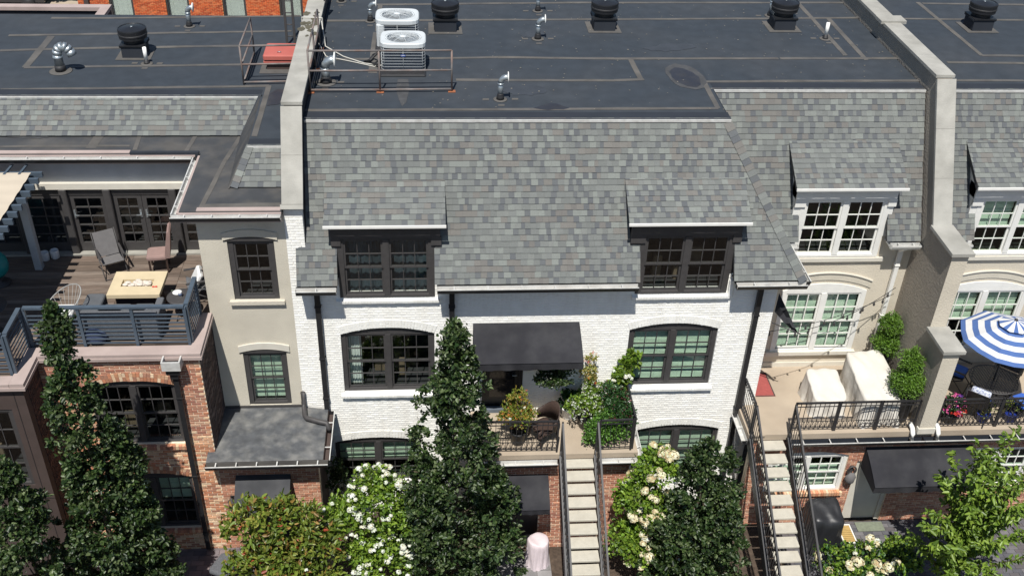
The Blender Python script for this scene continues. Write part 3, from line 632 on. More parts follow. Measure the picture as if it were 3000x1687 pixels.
dormer(CHS, 8.16, 10.72, YC, 8.42, 10.52, 8.34, 8.98, 2.24, M_WPAINT, G_CLEAR, 'dark', 1.23, 33, zs=6.42)
fc = flat_roof(CHS, [(6.38, 2.85), (11.33, 2.85), (11.33, 12), (6.38, 12)], ZR); edge_band(CHS, 6.38, 11.33, 2.85, ZR)
k = MB(); k.box(6.36, 6.3799, 1.3, 2.85, ZR-.3, ZR+.004); part('edge_flashing', k, M_MEMB2, CHS)
for s in ([(2338, 9), (2520, 9)], [(2338, 55), (2568, 53)], [(2285, 172), (2649, 172)], [(2063, 240), (2720, 237)], [(2400, 78), (2477, 164)], [(2427, 55), (2538, 177)], [(2520, 8), (2649, 161)], [(2644, 167), (2722, 240)]): seam(fc, s, ZR)
for a, b in ((7.95, 8.4), (10.62, 11.32)):
    gutter(CHS, (a, 1.15, 6.96), (b, 1.15, 6.96), w=.13, mats=[M_WPAINT, M_ALU, M_ALU], straps=.3)
    k = MB(); k.box(a, b, 1.17, 1.468, 6.86, 6.9); part('soffit', k, M_WPAINT, CHS)
downspout(CHS, [(11.0, 1.1, 6.85), (11.05, 1.38, 6.62), (11.05, 1.4, 3.2)], M_WPAINT, .1)
# its terrace, shared with the next house
k = MB(); k.box(7.32, 11.55, -1.06, YC-.002, ZT-.16, ZT); slabC = part('terrace_slab', k, M_TERR, CHS)
k = MB(); k.box(7.36, 7.7, -1.1, -.02, ZT-.02, ZT+.02) ; part('terrace_kerb', k, M_TERR, CHS)
brick_wall(CHS, 'f', -.95, 7.5, 11.55, 0, ZT-.16, [(8.0, 9.95, 1.1, 2.3, .14), (10.2, 11.2, 0, 2.1)], PAL_RED, (M_BRICK, M_MORT), 300, seed=42)
arch_ring(CHS, -.95, 8.0, 9.95, 2.3, .14, PAL_RED, M_BRICK, rows=2)
k = MB(); q = random.Random(5)
for i in range(31): k.tint = jit(q.choice(PAL_TAN), .15); k.box(7.95+i*.0665, 7.95+i*.0665+.06, -1.03, -.9, 1.0, 1.1)
part('window_sill', k, M_BRICK, CHS)
window(CHS, 8.0, 9.95, 1.1, 2.3, -.95, M_WPAINT, units=2, rise=.135, inside='shade_low', seed=9, gl=G_GREEN, jamb=.1, recess=.04, barw=.022)
k = MB(); k.box(10.2, 10.3, -.9, -.75, 0, 2.1); k.box(11.1, 11.2, -.9, -.75, 0, 2.1); k.box(10.3, 11.1, -.86, -.8, .02, 2.1); part('door', k, M_CREAM, CHS)
gutter(CHS, (8.3, -1.07, ZT-.18), (11.55, -1.07, ZT-.18), w=.15, mats=[M_BLACK, M_MEMB2, M_ALU])
gutter(CHS, (7.31, -1.05, ZT-.18), (7.31, -.1, ZT-.18), w=.13, side=(-1, 0, 0), mats=[M_BLACK, M_ALU, M_ALU])
# ---------------------------------------------------------------- next house behind the stepped wall
DH = thing('neighbour_townhouse', 'beige stucco townhouse beyond the stepped wall behind the striped umbrella', 'house', (14, 1.47, 0))
rect_wall(DH, YC, 11.7, 17.5, ZT, 7.0, [(12.62, 14.7, 6.45, 99), (12.5, 14.6, 3.68, 5.42)], M_STUC, name='stucco_wall')
window(DH, 12.44, 14.64, 3.62, 5.44, YC, M_WPAINT, rise=.21, inside='shade_top', seed=18, gl=G_GREEN, jamb=.12, mull=.13, recess=-.03, barw=.024)
pl = [(x+4.07, z) for x, z in pl]; pl2 = [(x, z+.2) for x, z in pl]
k = MB(); k.prism(pl2[::-1]+pl, YC-.02, YC-.001); part('arch_moulding', k, M_STUCG, DH)
k = MB(); k.prism([(x, z+.025) for x, z in pl2][::-1]+pl2, YC-.05, YC-.0015); part('arch_fillet', k, M_CREAM, DH)
k = MB(); k.box(12.3, 14.8, YC-.07, YC-.001, 6.3, 6.4); k.box(12.3, 14.8, YC-.08, YC-.001, 3.5, 3.62); part('window_sill', k, M_CREAM, DH)
HD = [(12.62, 14.7, -.1, 1.3)]; loD = lambda v: 11.74; hiD = lambda v: 17.5
rd = slab_roof(DH, OC, (1, 0, 0), VV, loD, hiD, VMAX, HD, depth=.004, th=.08); shingles(rd, OC, (1, 0, 0), VV, loD, hiD, VMAX, HD, nind=120, seed=23)
dormer(DH, 12.36, 14.92, YC, 12.62, 14.7, 8.34, 8.98, 2.24, M_WPAINT, G_GREEN, 'shade_top', 1.23, 34, zs=6.42)
fd = flat_roof(DH, [(11.74, 2.85), (17.5, 2.85), (17.5, 12), (11.74, 12)], ZR); edge_band(DH, 11.74, 17.5, 2.85, ZR)
for s in ([(2689, 8), (2876, 164)], [(2702, 11), (3000, 15)], [(2649, 56), (3000, 60)], [(2876, 164), (3000, 164)], [(2775, 184), (3000, 186)], [(2795, 237), (3000, 237)]): seam(fd, s, ZR)
gutter(DH, (11.74, 1.15, 6.96), (12.56, 1.15, 6.96), w=.13, mats=[M_WPAINT, M_ALU, M_ALU], straps=.3)
k = MB(); k.box(11.55, 17.5, -1.06, YC-.002, ZT-.16, ZT); part('terrace_slab', k, M_TERR, DH)
brick_wall(DH, 'f', -.95, 11.55, 17.5, 0, ZT-.16, [(12.9, 14.6, 1.1, 2.4)], PAL_RED, (M_BRICK, M_MORT), 80, seed=43)
window(DH, 12.9, 14.6, 1.1, 2.4, -.95, M_WPAINT, units=2, inside='dark', seed=19, gl=G_GREEN, jamb=.08, recess=.04, barw=.022)
gutter(DH, (11.56, -1.07, ZT-.18), (17.5, -1.07, ZT-.18), w=.15, mats=[M_BLACK, M_MEMB2, M_ALU])
# ---------------------------------------------------------------- party walls with concrete copings
def coping(par, a, b, x0, x1, th=.07, joint=1.15):
    """run of coping stones from a to b (y,z), each stone its own piece"""
    a, b = np.array(a, float), np.array(b, float); d = b-a; ln = np.linalg.norm(d); d /= ln; n_ = np.array((-d[1], d[0])); n_ = n_ if n_[1] > 0 else -n_; n = max(1, round(ln/joint))
    for i in range(n):
        p, q = a+d*(ln*i/n+.002), a+d*(ln*(i+1)/n-.002); e = random.uniform(-.002, .002)
        m = MB(); m.prism([tuple(p+n_*e), tuple(q+n_*e), tuple(q+n_*(th+e)), tuple(p+n_*(th+e))], x0, x1, 'x'); part('coping_stone', m, M_CONC, par)
PW = thing('party_wall', 'pale concrete capped wall rising between the membrane roof with the red hatch and the white house', 'wall', (-2.82, 4, 6.9))
k = MB(); k.prism([(.16, 7), (12, 9), (12, 10.38), (1.17, 10.38), (.16, 8.75)], -2.98, -2.63, 'x'); part('wall_body', k, M_MEMB2, PW)
coping(PW, (-.06, 8.68), (.0, 8.76), -3.06, -2.6); coping(PW, (.0, 8.765), (1.15, 10.4), -3.03, -2.6); coping(PW, (1.18, 10.42), (12, 10.42), -3.03, -2.6)
q = random.Random(6)
for i in range(26):
    cx, cy = -2.82+q.uniform(-.18, .18), q.uniform(4.7, 6.4); r = q.uniform(.03, .1); k = MB(); k.add([(cx+r*math.cos(t_)*q.uniform(.6, 1.2), cy+1.5*r*math.sin(t_)*q.uniform(.6, 1.2), 10.4965+i*.0001) for t_ in [i_*.7 for i_ in range(9)]], [tuple(range(9))]); part('lichen_patch', k, mat('dark_lichen', srgb(84, 80, 66), .95, .3, 9), PW)
SW = thing('stepped_wall', 'stepped stucco wall with concrete caps dividing the covered furniture terrace from the parasol terrace', 'wall', (11.55, 0, 0))
k = MB(); k.prism([(-1.12, ZT-.01), (3, ZT-.01), (3, 9), (12, 9), (12, 10.46), (2.5, 10.46), (.84, 7.55), (-.26, 7.52), (-.26, 5.52), (-1.12, 5.5)], 11.36, 11.72, 'x'); part('wall_body', k, M_STUCT, SW)
k = MB(); k.box(11.355, 11.725, -1.135, -1.1201, ZT+.16, 5.49); k.box(11.355, 11.725, -.275, -.2601, 5.6, 7.51); part('pier_face', k, M_STUC, SW)
k = MB(); k.box(11.33, 11.75, -1.16, -1.05, ZT+.001, ZT+.16); part('pier_base', k, M_CREAM, SW)
coping(SW, (2.5, 10.48), (12, 10.48), 11.32, 11.76); coping(SW, (.84, 7.57), (2.48, 10.46), 11.32, 11.76); coping(SW, (-.36, 7.54), (.84, 7.56), 11.28, 11.8, .08, 2); coping(SW, (-1.22, 5.52), (-.262, 5.52), 11.28, 11.8, .08, 2)
k = MB(); k.box(11.25, 11.9, 5.75, 6.15, 10.52, 10.6); part('coping_step', k, M_CONC, SW)
# ================================================================ brick house with the roof deck, on the left
ZD, YB, GA = 6.05, -1.37, .22
AH = thing('brick_townhouse', 'brick townhouse with a timber roof deck and a grey stucco tower', 'house', (-6.5, 0, 0))
W1, W2 = (-7.2, -5.43, 3.55, 5.24, .13), (-7.2, -5.44, .93, 2.58, .13)
brick_wall(AH, 'f', YB, -8.1, -4.83, GA-.1, 5.95, [W1, W2], PAL_TAN, (M_BRICK, M_MORT), 220, seed=51)
brick_wall(AH, 'f', YB, -4.83, -2.62, GA-.1, 3.12, [(-4.35, -3.4, 0, 2.1)], PAL_RED, (M_BRICK, M_MORTG), 80, seed=52)
brick_wall(AH, 'r', -4.83, YB+.02, -.01, 3.25, 5.95, (), L3([(86, 66, 60), (74, 58, 54), (104, 88, 84), (66, 54, 52)]), (M_BRICK, mat('shaded_mortar', srgb(84, 76, 74), .9)), 0, seed=53, name='side_wall')  # side turned from the sun: its shade is painted into brick and mortar colours
brick_wall(AH, 'r', -8.1, -2.045, YB-.005, GA-.1, 5.95, (), L3([(92, 68, 58), (80, 60, 54), (104, 78, 66), (72, 56, 52)]), (M_BRICK, MATS['shaded_mortar']), 0, seed=54, name='side_wall')  # same brick in darker tones, shade put into the colour of this face
k = MB(); k.box(-2.8, -2.62, YB+.2, -.02, 0, 3.12); k.box(-2.8, -2.62, YB+.2, -.02, 3.121, 3.2); part('side_wall', k, M_BROWN, AH)
for w_ in (W1, W2):
    arch_ring(AH, YB, w_[0], w_[1], w_[3], w_[4], PAL_TAN, M_BRICK, rows=2)
    k = MB(); q = random.Random(9); n = 28
    for i in range(n):
        x = w_[0]-.06+(w_[1]-w_[0]+.12)*i/n; k.tint = jit(q.choice(PAL_RED[:5]+PAL_TAN[2:4]), .15); k.box(x, x+.062, YB-.07-q.uniform(0, .01), YB+.06, w_[2]-.1, w_[2]-.002)
    part('window_sill', k, M_BRICK, AH)
window(AH, W1[0], W1[1], W1[2], W1[3], YB, M_DARK, rise=.125, inside='room', seed=12, gl=G_CLEAR, jamb=.06, mull=.12, recess=.06)
window(AH, W2[0], W2[1], W2[2], W2[3], YB, M_DARK, rise=.125, inside='shade_top', seed=13, gl=G_GREEN, jamb=.06, mull=.12, recess=.06)
k = MB(); k.box(-4.35, -3.4, YB+.1, YB+.16, GA-.1, 2.1); part('door', k, M_BLACK, AH)
# brown panelled bay further left
rect_wall(AH, -2.25, -11.5, -8.1, GA-.1, 5.95, [(-10.2, -8.42, 3.3, 5.4)], M_BROWN, name='panel_wall')
for x in (-8.3, -9.4): k = MB(); k.box(x, x+.012, -2.256, -2.2501, GA, 5.9); part('panel_joint', k, M_BLACK, AH)
for z in (1.2, 2.9): k = MB(); k.box(-11.5, -8.1, -2.256, -2.2501, z, z+.012); part('panel_joint', k, M_BLACK, AH)
window(AH, -10.2, -8.42, 3.3, 5.4, -2.25, M_DARK, inside='room', seed=14, jamb=.07, recess=.02)
# deck
k = MB(); k.prism([(-11.5, -2.15), (-8.1, -2.15), (-8.1, YB+.1), (-4.9, YB+.1), (-4.9, 2.7), (-11.5, 2.7)], ZD-.3, ZD-.03, 'z'); dk = part('deck_frame', k, M_BROWN, AH)
y = -2.1; i = 0; q = random.Random(3); DP = L3([(112, 99, 89), (104, 90, 80), (98, 85, 75), (109, 96, 86), (120, 108, 98), (94, 82, 73), (101, 88, 78)])
while y < 2.62:
    x0, x1 = -11.4, (-4.86 if y > YB+.12 else -8.14); cuts = [x0]+[c for c in (-9.9, -8.35, -6.95, -5.75) if c < x1-.2]+[x1]
    for a, b in zip(cuts, cuts[1:]):
        k = MB(); k.tint = jit(q.choice(DP), .12); e = q.uniform(-.003, .003); k.box(a+.003, b-.003, y, y+.129, ZD-.028+e, ZD+e); part('deck_board', k, M_DECK, dk)
    y += .137; i += 1
# pinkish coping round the deck
def cop(pts, w=.32, z=ZD+.02, th=.1, lip=.06):
    for a, b in zip(pts, pts[1:]):
        k = MB(); k.box(min(a[0], b[0]), max(a[0], b[0]), min(a[1], b[1]), max(a[1], b[1]), z-th, z+.03); part('coping', k, M_PINK, AH)
cop([(-8.02, YB-.08), (-4.77, YB+.22)]); cop([(-5.0, YB+.222), (-4.77, -.01)]); cop([(-8.3, -2.32), (-8.022, YB+.22)]); cop([(-11.5, -2.33), (-8.302, -2.05)])
for a in ((-8.04, -4.75, YB-.1, YB-.081), (-11.5, -8.0, -2.35, -2.331)): k = MB(); k.box(a[0], a[1], a[2], a[3], ZD-.1, ZD-.03); part('coping_lip', k, M_PINK, AH)
for a in ((-4.7699, -4.75, YB-.08, -.01), (-8.0219, -8.0, -2.33, YB-.1)): k = MB(); k.box(*a, ZD-.1, ZD-.03); part('coping_lip', k, M_PINK, AH)
# rain head and spout
k = MB(); x0, x1, y0, y1, z0, z1 = -5.53, -5.15, -1.68, YB-.012, 5.84, 5.96; 
for a in ((x0, x0+.03, y0, y1), (x1-.03, x1, y0, y1), (x0+.03, x1-.03, y0, y0+.03), (x0+.03, x1-.03, y1-.03, y1)): k.box(*a, z0, z1+.1)
hd = part('rain_head', k, M_ALU, AH); k = MB(); k.box(x0+.03, x1-.03, y0+.03, y1-.03, z0-.02, z0+.01); k.box(x0+.05, x1-.05, y0+.06, y1, z0-.15, z0-.021); k.box(x0+.11, x1-.11, y0+.11, y1, z0-.3, z0-.151); part('hopper', k, M_BLACK, hd)
downspout(AH, [(-5.34, -1.47, 5.6), (-5.34, -1.45, .3)], M_BLACK, .11)
t_ = thing('wall_lantern', 'black wall lantern on brick beside the charcoal awning', 'lantern', (-4.62, YB-.03, 1.75))
k = MB(); k.box(-4.66, -4.58, YB-.05, YB-.013, 1.78, 1.95); part('bracket', k, M_BLACK, t_); k = MB(); k.lathe([(.05, 1.6), (.075, 1.62), (.085, 1.85), (.1, 1.87), (.03, 1.97), (0, 2.0)], c=(-4.62, YB-.14, 0), n=6, smooth=False); part('lamp_body', k, M_DARK, t_); k = MB(); k.tube([(-4.62, YB-.04, 1.93), (-4.62, YB-.14, 2.02), (-4.62, YB-.14, 1.98)], .01, 6); part('arm', k, M_BLACK, t_)
# glazed deck front
YD = 2.55
rect_wall(AH, YD, -11.5, -4.81, 7.93, 8.6, [], M_WALLD, name='fascia_wall')
k = MB(); k.box(-11.5, -4.81, YD-.1, YD-.001, 7.78, 7.93); part('head_trim', k, M_CREAM, AH); k = MB(); k.box(-11.5, -4.81, YD-.02, YD+.15, 7.6, 7.78); part('door_head', k, M_DARK, AH)
xs = [-10.4, -9.3, -8.27, -7.31, -5.86, -4.86]
for x in xs: k = MB(); k.bevbox(x-.085, x+.085, YD-.12, YD+.12, ZD+.001, 7.78, .02); part('post', k, M_DARK, AH)
def french(x0, x1):
    k = MB(); st = .1; k.box(x0, x0+st, YD, YD+.05, ZD+.05, 7.6); k.box(x1-st, x1, YD, YD+.05, ZD+.05, 7.6); k.box(x0+st, x1-st, YD, YD+.05, ZD+.05, ZD+.28); k.box(x0+st, x1-st, YD, YD+.05, 7.5, 7.6)
    a, b, c, d = x0+st, x1-st, ZD+.28, 7.5; k.box((a+b)/2-.01, (a+b)/2+.01, YD+.004, YD+.046, c, d)
    for j in range(1, 5):
        z = c+(d-c)*j/5; k.box(a, (a+b)/2-.0101, YD+.002, YD+.048, z-.012, z+.012); k.box((a+b)/2+.0101, b, YD+.002, YD+.048, z-.012, z+.012)
    o = part('french_door', k, M_DARK, AH); pw, ph = (b-a)/2, (d-c)/5; pm = MB(); pm.box(-pw/2+.004, pw/2-.004, -.003, .003, -ph/2+.004, ph/2-.004); me = pm.mesh('pane', G_CLEAR); off = np.array(AH.location)
    for i in range(2):
        for j in range(5): p = link('pane', me, o); p.location = tuple(np.array((a+pw*(i+.5), YD+.025, c+ph*(j+.5)))-off)
    hx = x1-.06 if x0 in (-7.225,) else x0+.06; h = MB(); h.box(hx-.02, hx+.02, YD-.02, YD-.001, ZD+.95, ZD+1.15); h.bar((hx, YD-.05, ZD+1.03), (hx+(-.1 if x0 == -7.225 else .1), YD-.05, ZD+1.03), .02); part('handle', h, M_GALV, o)
for a, b in ((-10.315, -9.385), (-9.215, -8.355), (-8.185, -7.395), (-7.225, -6.59), (-6.58, -5.945), (-5.775, -4.945)): french(a, b)
k = MB(); k.box(-11.5, -4.83, YD-.16, YD+.1, ZD+.0005, ZD+.045); part('threshold', k, mat('pale_threshold', srgb(150, 148, 140), .8), AH)
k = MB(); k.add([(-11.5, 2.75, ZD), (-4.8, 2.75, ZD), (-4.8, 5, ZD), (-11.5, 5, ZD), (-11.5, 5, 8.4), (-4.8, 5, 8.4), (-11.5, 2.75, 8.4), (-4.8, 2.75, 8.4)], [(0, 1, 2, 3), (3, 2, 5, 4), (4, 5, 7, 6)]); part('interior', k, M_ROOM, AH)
k = MB(); k.bevbox(-6.4, -5.6, 3.3, 3.9, ZD, ZD+.8, .05); k.bevbox(-8, -7, 3.5, 4.2, ZD, ZD+.5, .05); part('furnishing', k, M_ROOMW, AH)
# tower
rect_wall(AH, 0, -4.81, -3.021, 3.3, 8.6, [(-4.24, -3.28, 6.42, 7.92), (-4.24, -3.28, 3.45, 4.98)], M_STUCG, name='tower_wall')
k = MB(); k.box(-4.81, -4.61, .2, 2.5, 6, 8.6); part('side_wall', k, M_STUCG, AH)
window(AH, -4.24, -3.28, 6.42, 7.92, 0, M_DARK, units=1, inside='dark', seed=15, jamb=.11, recess=.03)
window(AH, -4.24, -3.28, 3.45, 4.98, 0, M_DARK, units=1, inside='shade', seed=16, gl=G_GREEN, jamb=.1, recess=.03)
for z, w_ in ((7.94, .56), (5.0, .56)):
    c = -3.76; n = 12; p = [(c-w_+2*w_*i/n, z+arch_z(w_, .09, -w_+2*w_*i/n)) for i in range(n+1)]; p2 = [(x, zz+.17) for x, zz in p]
    k = MB(); k.prism(p2[::-1]+p, -.035, -.001); part('arch_moulding', k, M_STUCG if z > 6 else M_CREAM, AH)
    k = MB(); k.prism(p[::-1]+[(c-w_+.01, z-.03), (c+w_-.01, z-.03)], -.012, -.0005); part('arch_panel', k, M_DARK, AH)
k = MB(); k.box(-4.34, -3.18, -.08, -.001, 6.33, 6.42); part('window_sill', k, M_STUCG, AH); k = MB(); k.box(-4.8, -3.03, -.03, -.0015, 3.3, 3.44); part('base_flashing', k, M_DARK, AH)
# lower membrane roof with gutters
lr = flat_roof(AH, [(-11.5, 2.36), (-5.06, 2.36), (-5.06, -.18), (-3.03, -.18), (-3.03, 4.2), (-11.5, 4.2)], 8.72, M_MEMB3, 'lower_roof', .14)
for a, b in (((-11.5, 2.37), (-6.6, 2.5)), ((-4.72, -.17), (-3.05, -.04))):
    k = MB(); k.box(a[0], b[0], a[1], b[1], 8.7202, 8.74); part('edge_trim', k, M_PINK, lr)
k = MB(); k.box(-6.58, -5.1, 2.33, 2.42, 8.66, 8.76); part('membrane_fold', k, M_MEMB2, lr)
k = MB(); k.box(-11.5, -5.18, 2.3, 2.355, 8.5, 8.7); k.box(-5.115, -5.062, -.2, 2.3, 8.5, 8.7); k.box(-5.06, -3.03, -.24, -.182, 8.5, 8.7); part('fascia', k, M_PINK, lr)
gutter(AH, (-11.5, 2.3, 8.67), (-5.25, 2.3, 8.67), .1, .09, [M_BLACK, M_GUTT, M_ALU], .75); gutter(AH, (-5.12, 2.28, 8.67), (-5.12, -.2, 8.67), .1, .09, [M_BLACK, M_ALU, M_ALU], .6, (-1, 0, 0)); gutter(AH, (-5.22, -.24, 8.67), (-3.04, -.24, 8.67), .1, .09, [M_BLACK, M_GUTT, M_ALU], .5)
for s in ([(590, 480), (680, 560)],): pass
for s, w_ in (([(265, 435), (290, 400)], .22), ([(0, 430), (380, 428)], .1), ([(545, 445), (575, 396)], .1), ([(590, 605), (830, 600)], .16), ([(588, 610), (660, 470), (705, 400)], .1), ([(395, 440), (410, 398)], .1)): seam(lr, s, 8.72, w_)
patch(lr, ell(90, 402, 60, 4, 16, .3, 0, 4), 8.72, M_PALES)
# shingled band, tower slope, upper membrane
XT, XB = -3.9, -4.26; YAt, YAb = 4.03, 3.18; LA = math.hypot(YAt-YAb, .6); VA = np.array((0, YAt-YAb, .6))/LA
OA = (0, YAb, 8.75); hiA = lambda v: XB+(XT-XB)*v/LA; rb = slab_roof(AH, OA, (1, 0, 0), VA, lambda v: -11.5, hiA, LA, name='roof_slope', depth=.004)
shingles(rb, OA, (1, 0, 0), VA, lambda v: -11.5, hiA, LA, nind=230, seed=24)
k = MB(); k.bar(np.array(OA)+np.array((hiA(0), 0, .03)), np.array(OA)+VA*LA+np.array((hiA(LA), 0, .03)), .07, .03); part('metal_edge', k, M_MEMB2, rb)
TBL, TTL = np.array((-4.16, .78, 8.74)), np.array((-3.86, 1.52, 9.35)); LT = math.hypot(.74, .61); VT = np.array((0, .74, .61))/LT
rt = slab_roof(AH, (0, .78, 8.74), (1, 0, 0), VT, lambda v: -4.16+.3*v/LT, lambda v: -3.0, LT, name='roof_slope', depth=.004); shingles(rt, (0, .78, 8.74), (1, 0, 0), VT, lambda v: -4.16+.3*v/LT, lambda v: -3.0, LT, nind=40, seed=25)
hip_caps(rt, TBL, TTL, (-.83, .25, .5), (0, -.636, .772), w=.14, seed=8)
k = MB(); k.sheet([(XT, YAt, 9.35), (-3.86, 1.52, 9.35), (-4.2, .74, 8.73), (XB-.03, YAb, 8.73)], .03); part('side_slope', k, M_MEMB3, AH)
fa = flat_roof(AH, [(-12.5, 4.03), (XT, 4.03), (-3.86, 1.52), (-3.0, 1.52), (-3.0, 9.25), (-12.5, 9.25)], ZRA); edge_band(AH, -12.5, XT, 4.03, ZRA, .32); edge_band(AH, -3.86, -3.0, 1.52, ZRA, .28)
for s in ([(25, 105), (854, 92)], [(0, 149), (233, 143), (776, 134), (850, 131)], [(70, 199), (710, 190), (840, 187)], [(0, 264), (718, 254), (788, 252)], [(150, 54), (335, 54), (880, 48)]): seam(fa, s, ZRA)
seam(fa, [(151, 107), (74, 198)], ZRA, .18); seam(fa, [(788, 252), (745, 400)], ZRA, .12)
patch(fa, [(782, 310), (790, 275), (812, 261), (834, 262), (834, 295), (815, 306), (795, 308)], ZRA)
# rear parapet frame of that roof
k = MB(); k.box(-12.5, -8.75, 9.95, 10.2, 9.2, 9.3); k.box(-9.0, -8.75, 9.26, 9.949, 9.2, 9.3); part('rear_coping', k, M_PINK, AH)
k = MB(); k.box(-12.5, -8.78, 10.0, 10.15, 7, 9.199); k.box(-8.95, -8.78, 9.27, 9.999, 7, 9.199); part('rear_wall', k, M_MEMB2, AH)
# low flat roof over the ground floor between deck block and white house
zl = 3.35
k = MB(); k.add([(-4.82, -.012, zl+.03), (-3.03, -.012, zl+.03), (-2.45, -.6, zl), (-2.45, -1.72, zl-.04), (-4.98, -1.72, zl-.04), (-4.98, -1.4, zl-.03), (-4.82, -1.4, zl-.03), (-3.03, -.6, zl+.01), (-2.45, -.1, zl)], [(0, 6, 5, 4, 3, 2, 7, 1), (1, 7, 2, 8)])
lo_ = part('porch_roof', k, M_PORCH, AH); k = MB(); k.box(-4.98, -2.45, -1.72, -.02, zl-.2, zl-.06); part('porch_deck', k, M_BROWN, lo_)
k = MB(); k.add([(-4.1, -.35, zl+.032), (-3.3, -.35, zl+.032), (-3.3, -.75, zl+.02), (-4.1, -.75, zl+.02)], [(0, 1, 2, 3)])
gutter(AH, (-4.98, -1.73, zl-.06), (-2.34, -1.73, zl-.06), .13, .1, [M_BLACK, M_SEAM, M_ALU], .42); gutter(AH, (-2.44, -1.72, zl-.06), (-2.44, -.1, zl-.06), .13, .1, [M_BLACK, M_BROWN, M_ALU], .8, (1, 0, 0))
k = MB(); k.tube([(-3.0, -.07, 3.85), (-3.0, -.08, 3.55), (-2.99, -.16, 3.47), (-2.95, -.42, 3.45), (-2.9, -.5, 3.45), (-2.6, -.62, 3.44), (-2.44, -.66, 3.43), (-2.39, -.72, 3.34), (-2.39, -.73, 3.27)], .058, 10); part('drain_elbow', k, M_DARK, AH)
# ================================================================ orange brick building across the back street
EH = thing('orange_brick_building', 'orange brick building with white blinds across the back street', 'building', (-9, 28, 0))
ew = [(-14.25, -13.2, 2.0, 5.5), (-11.77, -10.74, 2.0, 5.5), (-9.27, -8.23, 2.0, 5.5), (-6.75, -5.7, 2.0, 5.5)]
brick_wall(EH, 'f', 28, -15.6, -2, 1.6, 8, ew, PAL_ORG, (M_TERRAC, mat('orange_mortar', srgb(205, 150, 100), .9)), 0, seed=61)
rect_wall(EH, 28.01, -15.6, -2, 0, 1.6, [], M_BROWN, name='plinth')
for a, b, z0, z1 in ew:
    window(EH, a, b, z0, z1, 28, M_DARK, units=1, cols=1, rows=1, inside='blind', gl=G_CLEAR, recess=.06, jamb=.07, seed=int(-a*10))
k = MB(); k.box(-15.3, -15.1, 27.85, 27.999, 0, 8); part('pilaster', k, M_BROWN, EH)
# ================================================================ ground
k = MB(); k.add([(-260, -200, -.16), (260, -200, -.16), (260, 320, -.16), (-260, 320, -.16)], [(0, 1, 2, 3)]); struct('ground', k, M_GROUND)
k = MB(); k.box(-80, 60, 16, 26.5, -.15, -.1); struct('road', k, M_ASPH)
k = MB(); k.box(-80, 60, 26.5, 27.95, -.15, .02); struct('pavement', k, M_CONC)
def paving(x0, x1, y0, y1, z, name, bw_=.2, bd=.2, pal=None, seed=1, obj=0):
    q = random.Random(seed); m = MB(); pal = pal or L3([(96, 95, 99), (84, 84, 89), (104, 102, 104), (90, 86, 88)]); b = MB(); b.box(x0, x1, y0, y1, z-.2, z-.012)
    g = struct(name, b, M_GROUND); y = y0; r = 0
    while y < y1-.02:
        x = x0-(r % 2)*bw_/2
        while x < x1:
            a, c = max(x, x0)+.004, min(x+bw_, x1)-.004
            if c-a > .02: m.tint = jit(q.choice(pal), .1); e = q.uniform(-.003, .003); m.box(a, c, y+.004, min(y+bd, y1)-.004, z-.02, z+e)
            x += bw_
        y += bd; r += 1
    tag(link('pavers', m.mesh('pavers', M_PAVE), g), kind='stuff'); return g
PAT = paving(-9, -2.4, -5.5, YB-.02, GA, 'patio', .3, .15, L3([(112, 104, 106), (98, 92, 96), (122, 110, 110)]), 2)
PATC = paving(8.4, 17.5, -4.2, -.97, .0, 'courtyard', .24, .12, None, 3)
PATB = paving(.9, 2.75, -4.5, -1.5, -.12, 'path', .6, .6, L3([(132, 130, 130), (122, 120, 120)]), 4)
# ================================================================ things on the roofs
def vent_cap(name, label, px, z):
    c = onZ(*px, z); c = np.array((c[0], c[1]+.27, z)); t = thing(name, label, 'vent', c, 'drum vents on the roofs')
    k = MB(); k.prism([(-.27, 0), (.27, 0), (.27, .26), (.31, .27), (.31, .31), (-.31, .31), (-.31, .27), (-.27, .26)], -.27, .27); part('curb', k, M_MEMB2, t, False)
    k = MB(); k.box(-.3, .3, -.3, .3, .30, .335); part('curb_cap', k, M_VENT, t, False)
    k = MB(); k.lathe([(.24, .335), (.24, .41), (.3, .43), (.335, .45), (.338, .52), (.345, .66), (.34, .685), (.315, .69), (.308, .678), (.2, .695), (.05, .715), (.0, .716)], n=36, smooth=False); part('drum', k, M_VENT, t, False)
    k = MB(); k.lathe([(.345, .52), (.35, .53), (.35, .56), (.345, .57)], n=32); part('band', k, M_RUBB, t, False)
    k = MB(); k.lathe([(.035, .713), (.03, .722), (0, .724)], n=10); part('cap_bolt', k, M_GALV, t, False)
    k = MB(); k.add([(-.42, -.4, .012), (.42, -.4, .012), (.4, .4, .012), (-.42, .4, .012)], [(0, 1, 2, 3)]); part('flashing_skirt', k, M_SEAM, t, False)
    return t
v0 = vent_cap('roof_vent', 'black drum vent on the roof with the red hatch, beside a white pipe', (392, 172), ZRA)
for px, lb in (((1305, 96), 'black drum vent on the roof just behind the white air conditioners'), ((1771, 93), 'black drum vent alone in the middle of the white house roof'), ((2298, 91), 'black drum vent with a galvanised elbow pipe behind it'), ((2876, 93), 'black drum vent on the roof behind the parasol house')):
    c = onZ(*px, ZR); dup(v0, (c[0], c[1]+.27, ZR), lb)
